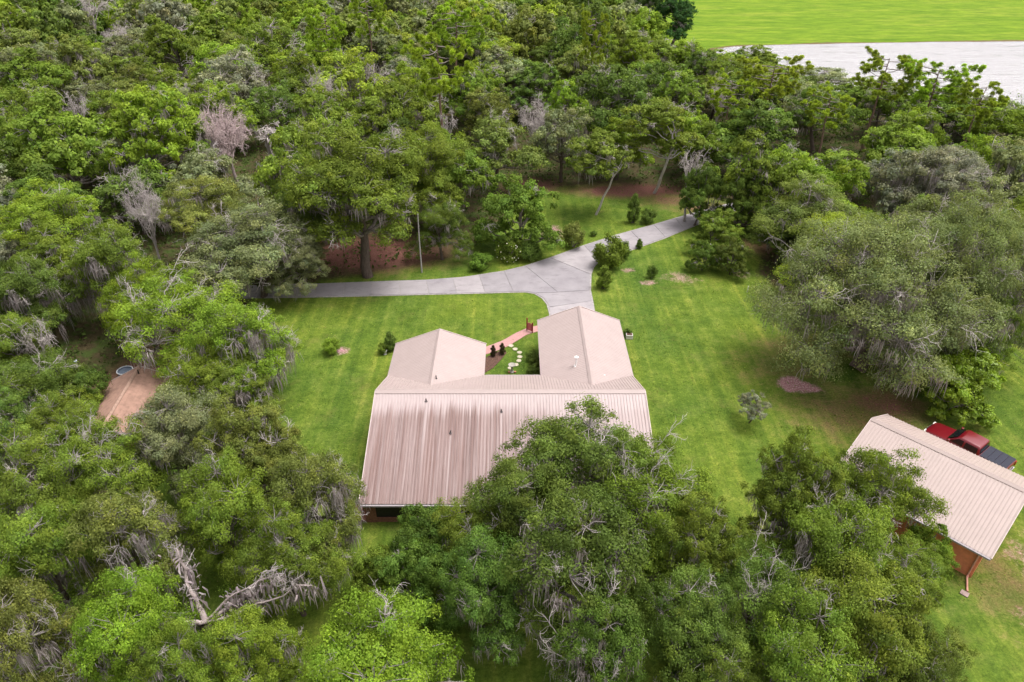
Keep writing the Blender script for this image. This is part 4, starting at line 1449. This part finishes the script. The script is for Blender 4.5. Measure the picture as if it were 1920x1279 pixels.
shrub_at(1176, 630, 8, 13, ROUND[0], 'deep', 'dark plant growing behind the pale planter')
shrub_at(1113, 443, 6, 9, ROUND[0], 'deep', 'tiny seedling on the lawn above the driveway straight')
shrub_at(925, 668, 7, 20, CONE[0], (.09, .075, .035), 'brownish spindly plant in the bed near the west wing')
shrub_at(942, 664, 8, 20, CONE[0], (.10, .085, .035), 'brownish leafy plant in the bed next to the pink path')
for k, y in enumerate(np.linspace(46.6, 51.6, 5)):
    plant(ROUND[k % 2], 'hedge_shrub', (1.95 + .05 * (k % 2), y), .62, .95, k * 1.3, TINT['deep'],
          'clipped dark shrub in the garage wall row, %s from the house' % ['first', 'second', 'third', 'fourth', 'fifth'][k], 'shrub', 'shrubs along the garage wall', stem=True)

# thin pale pole behind the driveway
p = ground(791, 511)
root = empty('utility_pole', (p[0], p[1], 0), 0, 'thin bare grey pole standing at the upper driveway edge', 'pole')
MB().tube([(0, 0, 0), (0, 0, 4), (.05, 0, 7.0)], [.085, .075, .065], 8).build('shaft', simple('grey_wood', (.33, .31, .3), .9, .2, 6), root)
MB().lathe([(.1, 0), (.1, .06), (.03, .1)], (.05, 0, 7.0), 8).build('cap', M_GUTTER, root)
p = ground(1401, 548)
o = MB().box(p[0] - .04, p[0] + .04, p[1] - .04, p[1] + .04, 0, .75).build('marker_stake', M_PIPE)
tag(o, 'short white stake on the right lawn near the oaks', 'stake')
# big exposed trunk on the leaf litter and the forked mossy limbs, lower left
def snag(px, py, H, R, label, tint, rz):
    p = ground(px, py)
    plant(DEAD[3], 'dead_tree', p, R, H, rz, (1, 1, 1), label, 'dead tree')
    placed.append((p[0], p[1], 1.5))
def forked():
    rng = np.random.default_rng(404)
    p = ground(385, 1165, 4.2)
    p[2] = 0
    root = empty('oak_tree', (p[0], p[1], 0), 0, 'leafless forked oak with thick moss-draped limbs at the lower left', 'oak tree')
    T = Tubes(); tw = Tubes(); O = []
    f = np.array([.0, .0, 4.2])
    T.add(bez((0, -.2, -.1), f, 0, rng, 5, .03), np.linspace(.42, .33, 5), 10, BROWN * 1.2)
    limbs = [(ground(x, y, z) - p, r) for x, y, z, r in ((332, 1030, 7.4, .26), (312, 1165, 5.0, .22), (478, 1098, 5.6, .22), (585, 1098, 6.2, .13), (520, 1075, 6.6, .11))]
    for e, r in limbs:
        Q = bez(f, e, -.08, rng, 9, .06)
        T.add(Q, np.linspace(r * .66, r * .22, 9), 8, PALE * np.array([1.0, .93, .93]) * 1.0)
        for k in range(3, 9):
            O += [Q[k] - np.array([0, 0, .1])]
            if k > 4: twig_fan(tw, Q[k], rng.normal(size=3) + np.array([0, 0, .4]), .8, .03, 2 if k > 6 else 1, rng, PALE * 1.2)
    link('trunk', T.mesh('trunk'), M_BARK, root); link('bare_twigs', tw.mesh('bare_twigs'), M_BARK, root)['kind'] = 'stuff'
    V, F, t = moss_strips(np.array(O), 26, .3, 1.7, .09, rng, .25)
    m = link('spanish_moss', np_mesh('spanish_moss', V, F, t), M_MOSS, root)
    m.color = (.36, .32, .33, 1)
    m['kind'] = 'stuff'
    placed.append((p[0], p[1], 2))
forked()
placed.append((*ground(420, 235, 9)[:2], 7))
tree_at(420, 232, 70, 12.5, DEAD[2], 'grey', 'rounded pinkish grey leafless tree in the left woods', 'dead_tree', 'dead tree', .75)
tree_at(270, 390, 45, 11, DEAD[0], 'grey', 'grey leafless tree left of the pale olive oak', 'dead_tree', 'dead tree', .75)
tree_at(140, 190, 30, 12, DEAD[1], 'grey', 'pinkish leafless snag in the far left woods', 'dead_tree', 'dead tree', .75)
tree_at(610, 175, 38, 12, DEAD[0], 'grey', 'bleached leafless tree above the big leafy oak', 'dead_tree', 'dead tree', .75)
tree_at(840, 215, 22, 14, DEAD[3], 'grey', 'tall pale broken snag under the round-topped pine', 'dead_tree', 'dead tree', .7)
tree_at(490, 80, 35, 13, DEAD[0], 'grey', 'grey leafless tree high up in the left woods', 'dead_tree', 'dead tree', .75)
tree_at(330, 62, 40, 12, DEAD[1], 'grey', 'pale leafless tree near the top left', 'dead_tree', 'dead tree', .75)
tree_at(1300, 300, 35, 11, DEAD[1], 'grey', 'white twigged dead tree above the driveway end', 'dead_tree', 'dead tree', .75)
# pines
pines = [(825, 120, 66, 20, 0, 'tallest round-topped pine near the centre of the woods'), (850, 52, 62, 18, 2, 'wide pine behind the tallest round-topped pine'),
         (1115, 75, 32, 20, 1, 'single pine with a small bright crown right of the top centre'), (610, 62, 45, 19, 1, 'bright pine in the upper woods left of centre'),
         (1445, 150, 62, 14, 2, 'broad pine in front of the left part of the pond'), (1655, 142, 56, 15, 0, 'pine with open crown against the pond'),
         (1755, 158, 62, 14, 2, 'flat-topped pine right of the open-crowned pine at the pond'), (1375, 180, 42, 13, 1, 'pine at the left tip of the pond'),
         (1835, 190, 50, 13, 1, 'low pine on the pond shore near the right edge'), (690, 30, 40, 20, 1, 'yellow-green pine near the top edge left of centre'),
         (1560, 205, 45, 12, 1, 'small pine between the two broad pond pines')]
for px, py, r, H, k, lb in pines:
    tree_at(px, py, r, H, PINE[k], 'pine', lb, 'pine_tree', 'pine tree', .80)
tree_at(1265, 30, 48, 15, M4, (.04, .085, .02), 'dark dense oak at the left border of the pasture', zc=.55)
tree_at(1210, 25, 40, 14, M0, (.05, .10, .022), 'dark oak behind the pasture border oak', zc=.55)

# ------------------------------------------------------------------ the woods: individual trees, then the far mass
LAND = [((420, 235), 'the pinkish grey leafless tree'), ((825, 130), 'the tallest round-topped pine'), ((1115, 75), 'the small-crowned single pine'), ((1445, 145), 'the broad pond pine'),
        ((1655, 135), 'the open-crowned pond pine'), ((640, 310), 'the big leafy litter oak'), ((1125, 300), 'the white trunked lawn tree'), ((270, 390), 'the grey leafless left tree'),
        ((140, 190), 'the pinkish far-left snag'), ((610, 175), 'the bleached leafless tree'), ((490, 80), 'the high grey leafless tree'), ((1540, 390), 'the olive lawn-edge oak'),
        ((1790, 345), 'the silvery grey oak'), ((1265, 35), 'the dark pasture-border oak'), ((330, 62), 'the pale top-left dead tree'), ((1240, 245), 'the leaning pale-trunked tree'),
        ((930, 265), 'the olive forked-limb oak'), ((100, 420), 'the bright left-edge oak'), ((1830, 175), 'the low right-edge pine'), ((610, 62), 'the bright upper-left pine')]
ORD = ['first', 'second', 'third', 'fourth', 'fifth', 'sixth', 'seventh', 'eighth', 'ninth', 'tenth', 'eleventh', 'twelfth', 'thirteenth', 'fourteenth', 'fifteenth']
TWORD = dict(bright='bright green', yellow='yellow-green', mid='mid green', deep='dark green', grey='grey-green', olive='olive green', sage='silvery green')
seen_label = {}


def wood_label(p, tint, noun):
    x, y = project((p[0], p[1], 8))
    (lx, ly), nm = min(LAND, key=lambda l: (l[0][0] - x) ** 2 + ((l[0][1] - y) * 1.4) ** 2)
    dx, dy = x - lx, (y - ly) * 1.4
    side = ('right of' if dx > 0 else 'left of') if abs(dx) > abs(dy) else ('in front of' if dy > 0 else 'behind')
    k = seen_label.get((nm, side, tint, noun), 0)
    seen_label[(nm, side, tint, noun)] = k + 1
    return '%s %s in the woods, %s %s %s' % (TWORD[tint], noun, 'nearest' if k == 0 else ORD[k] + ' out', side, nm)


def build_woods():
    rng = np.random.default_rng(2024)
    pts = [list(q) for q in placed]
    new = []
    tries = 0
    cand = []
    for _ in range(26000):
        Y = rng.uniform(38, 345)
        hw = .80 * (Y + 25) + 14
        cand.append((rng.uniform(-hw, hw), Y))
    cand = np.array(cand)
    w_ok = edge_dist(yard, cand[:, 0], cand[:, 1]) < -2.2
    w_ok &= edge_dist(pond, cand[:, 0], cand[:, 1]) < -3.5
    pd = edge_dist(pasture, cand[:, 0], cand[:, 1])
    w_ok &= pd < -2.0
    w_ok &= ~((cand[:, 0] > 34) & (cand[:, 0] < 62) & (cand[:, 1] > 172) & (cand[:, 1] < 216))
    w_ok &= ~((np.abs(cand[:, 0] + 31) < 5.5) & (np.abs(cand[:, 1] - 45) < 8))
    # the driveway corridor running out to the right
    dwx, dwy = cand[:, 0] - 28, cand[:, 1] - 87
    w_ok &= ~((np.abs(dwy * .80 - dwx * .60) < 3.2) & (dwx > -6) & (dwx < 22))
    w_ok &= ~((cand[:, 1] < 60) & (cand[:, 0] > -27) & (cand[:, 0] < 48))
    cand = cand[w_ok]
    A = np.array(pts)
    for x, y in cand:
        R = rng.uniform(4.4, 7.4) * (1.0 if y < 130 else 1.05)
        if x > 22 and y < 135: R *= .88
        d = np.hypot(A[:, 0] - x, A[:, 1] - y)
        if np.any(d < .72 * (A[:, 2] + R)): continue
        A = np.vstack([A, [x, y, R]])
        new.append((x, y, R))
    new.sort(key=lambda q: q[1] * _c + 28 * _s)
    vis = []
    hid = []
    for q in new:
        sx, sy = project((q[0], q[1], 8))
        (vis if -90 < sx < 2010 and -70 < sy < 1350 else hid).append(q)
    n_ind = 232
    tn = ['mid', 'bright', 'olive', 'deep', 'grey', 'yellow', 'sage']
    tw = np.array([.28, .16, .18, .14, .15, .03, .06])
    for k, (x, y, R) in enumerate(vis[:n_ind]):
        D = y * _c + 28 * _s
        r = rng.random()
        east = x > 25
        ww = tw * np.array([1.2, .8, 1.2, 1.5, .7, .5, .4]) if east else tw
        t = tn[rng.choice(7, p=ww / ww.sum())]
        H = R * rng.uniform(1.4, 2.35) + 1.2
        if x > 34 and y > 88:
            H = min(H, 11.5)
            for _k in range(6):
                sx, sy = project((x, y, H))
                lim = np.interp(sx, [1250, 1340, 1400, 1500, 1640, 1800, 1920, 2200], [40, 92, 108, 132, 150, 160, 185, 200])
                if sy < lim: H *= .9
        tint = tuple(np.array(TINT[t]) * rng.uniform(.88, 1.12))
        if r < .045 and y > 80:
            plant(DEAD[rng.choice([0, 1, 3])], 'dead_tree', (x, y), R * .75, H * .98, rng.uniform(0, 6.28), (1, 1, 1), wood_label((x, y), 'grey', 'leafless tree').replace('grey-green', 'grey'), 'dead tree', 'dead trees in the woods')
        elif D < 72:
            plant(NEAR[rng.integers(0, 7)], 'oak_tree', (x, y), R, H, rng.uniform(0, 6.28), tint, wood_label((x, y), t, 'oak'), 'oak tree', 'oaks of the woods')
        elif D < 150:
            plant(MID[rng.choice([0, 1, 2, 3, 3, 4, 5, 6])], 'oak_tree', (x, y), R, H, rng.uniform(0, 6.28), tint, wood_label((x, y), t, 'oak'), 'oak tree', 'oaks of the woods')
        else:
            plant(FAR[rng.integers(0, 4)], 'oak_tree', (x, y), R, H, rng.uniform(0, 6.28), tint, wood_label((x, y), t, 'oak'), 'oak tree', 'oaks of the woods')
    # far mass
    VV, FF, TT, b0 = [], [], [], 0
    side = [q for q in hid if q[1] < 150]
    for x, y, R in vis[n_ind:] + side:
        pr = FARM[rng.integers(0, 3)]
        V, F, T = pr['far']
        V = V.reshape(-1, 4, 3)[:, :3].reshape(-1, 3); T = T.reshape(-1, 4, 3)[:, :3].reshape(-1, 3); F = np.arange(len(V)).reshape(-1, 3)
        H = R * rng.uniform(1.75, 2.25) + 1.2
        a = rng.uniform(0, 6.28)
        S = np.array([R / pr['R'], R / pr['R'], H / pr['H']])
        V = V * S
        V = np.stack([V[:, 0] * math.cos(a) - V[:, 1] * math.sin(a) + x, V[:, 0] * math.sin(a) + V[:, 1] * math.cos(a) + y, V[:, 2]], 1)
        twf = tw * np.array([1, .8, 1.1, .8, 1.5, 1, 1.8])
        t = np.array(TINT[tn[rng.choice(7, p=twf / twf.sum())]]) * rng.uniform(.9, 1.15)
        VV.append(V); FF.append(F + b0); TT.append(T * t); b0 += len(V)
    if VV:
        o = link('distant_woods', np_mesh('distant_woods', np.concatenate(VV), np.concatenate(FF), np.concatenate(TT)), M_LEAF)
        tag(o, 'distant mass of mixed green woodland at the top of the view', 'woods', kind='stuff')
    print('woods: individual', min(n_ind, len(vis)), 'mass', len(VV), 'visible', len(vis))
    # tufts, weeds and fallen leaves give the mown lawn its nap
    n = 120000
    X = rng.uniform(-27, 46, n); Y = rng.uniform(26, 97, n)
    ok = edge_dist(yard, X, Y) > -.5
    for poly in ([(-25, 62.8), (0, 62.5), (12, 68), (30, 86), (30, 91), (8, 78), (-6, 71.5), (-25, 67.5)], [(1.5, 53), (11, 53), (11, 72), (1.5, 66)], [(-10.4, 31.5), (10.2, 31.5), (10.2, 54.3), (2.2, 54.3), (2.2, 45.6), (-2.2, 45.6), (-2.2, 50.4), (-10.4, 50.4)]):
        ok &= ~inside(poly, X, Y)
    X, Y = X[ok], Y[ok]
    patch = np.sin(X * .9 + 1.7 * np.sin(Y * .33)) * np.sin(Y * .8 + 1.3 * np.sin(X * .41)) + .6 * np.sin(X * 2.3 + Y * 1.1) + rng.normal(size=len(X)) * .7
    k = patch > .1
    X, Y, patch = X[k], Y[k], patch[k]
    c = np.stack([X, Y, rng.uniform(.01, .05, len(X))], 1)
    V, F = leaf_quads(c, unit(rng.normal(size=c.shape) * .45 + np.array([0, 0, .8])), rng.uniform(.05, .15, len(c)), rng, .5)
    pick = rng.random(len(c))
    g = np.where(pick[:, None] < .55, np.array([[.076, .122, .012]]), np.where(pick[:, None] < .92, np.array([[.16, .225, .032]]), np.array([[.20, .16, .075]])))
    t = np.exp(rng.normal(size=(len(c), 1)) * .2) * g
    o = link('lawn_grass', np_mesh('lawn_grass', V, F, np.repeat(t, 4, 0)), M_LEAF)
    tag(o, 'grass tufts, small weeds and fallen leaves over the mown lawn', 'grass', kind='stuff')
    # low undergrowth on the forest floor
    n = 26000
    Y = rng.uniform(12, 150, n); X = rng.uniform(-1, 1, n) * (.80 * (Y + 25) + 8)
    ok = (edge_dist(yard, X, Y) < -1.0) & (edge_dist(pasture, X, Y) < -1) & ~((np.abs(X + 31.5) < 4.5) & (np.abs(Y - 45) < 7))
    X, Y = X[ok], Y[ok]
    k = 3
    c = np.repeat(np.stack([X, Y, np.zeros_like(X)], 1), k, 0)
    c += rng.normal(size=c.shape) * np.array([.35, .35, 0]); c[:, 2] = rng.random(len(c)) ** 1.5 * 1.1 + .05
    V, F = leaf_quads(c, unit(rng.normal(size=c.shape) * .6 + np.array([0, 0, .7])), rng.uniform(.25, .6, len(c)), rng)
    t = np.exp(rng.normal(size=(len(c), 1)) * .25) * np.array([[.075, .115, .025]])
    o = link('undergrowth', np_mesh('undergrowth', V, F, np.repeat(t, 4, 0)), M_LEAF)
    tag(o, 'low green undergrowth on the shaded forest floor', 'undergrowth', kind='stuff')


build_woods()
bpy.context.view_layer.update()
tri = sum(sum(len(p.vertices) - 2 for p in me.polygons) if len(me.polygons) < 2000 else len(me.loops) - 2 * len(me.polygons) for me in bpy.data.meshes)
print('objects', len(bpy.data.objects), 'unique triangles', tri)
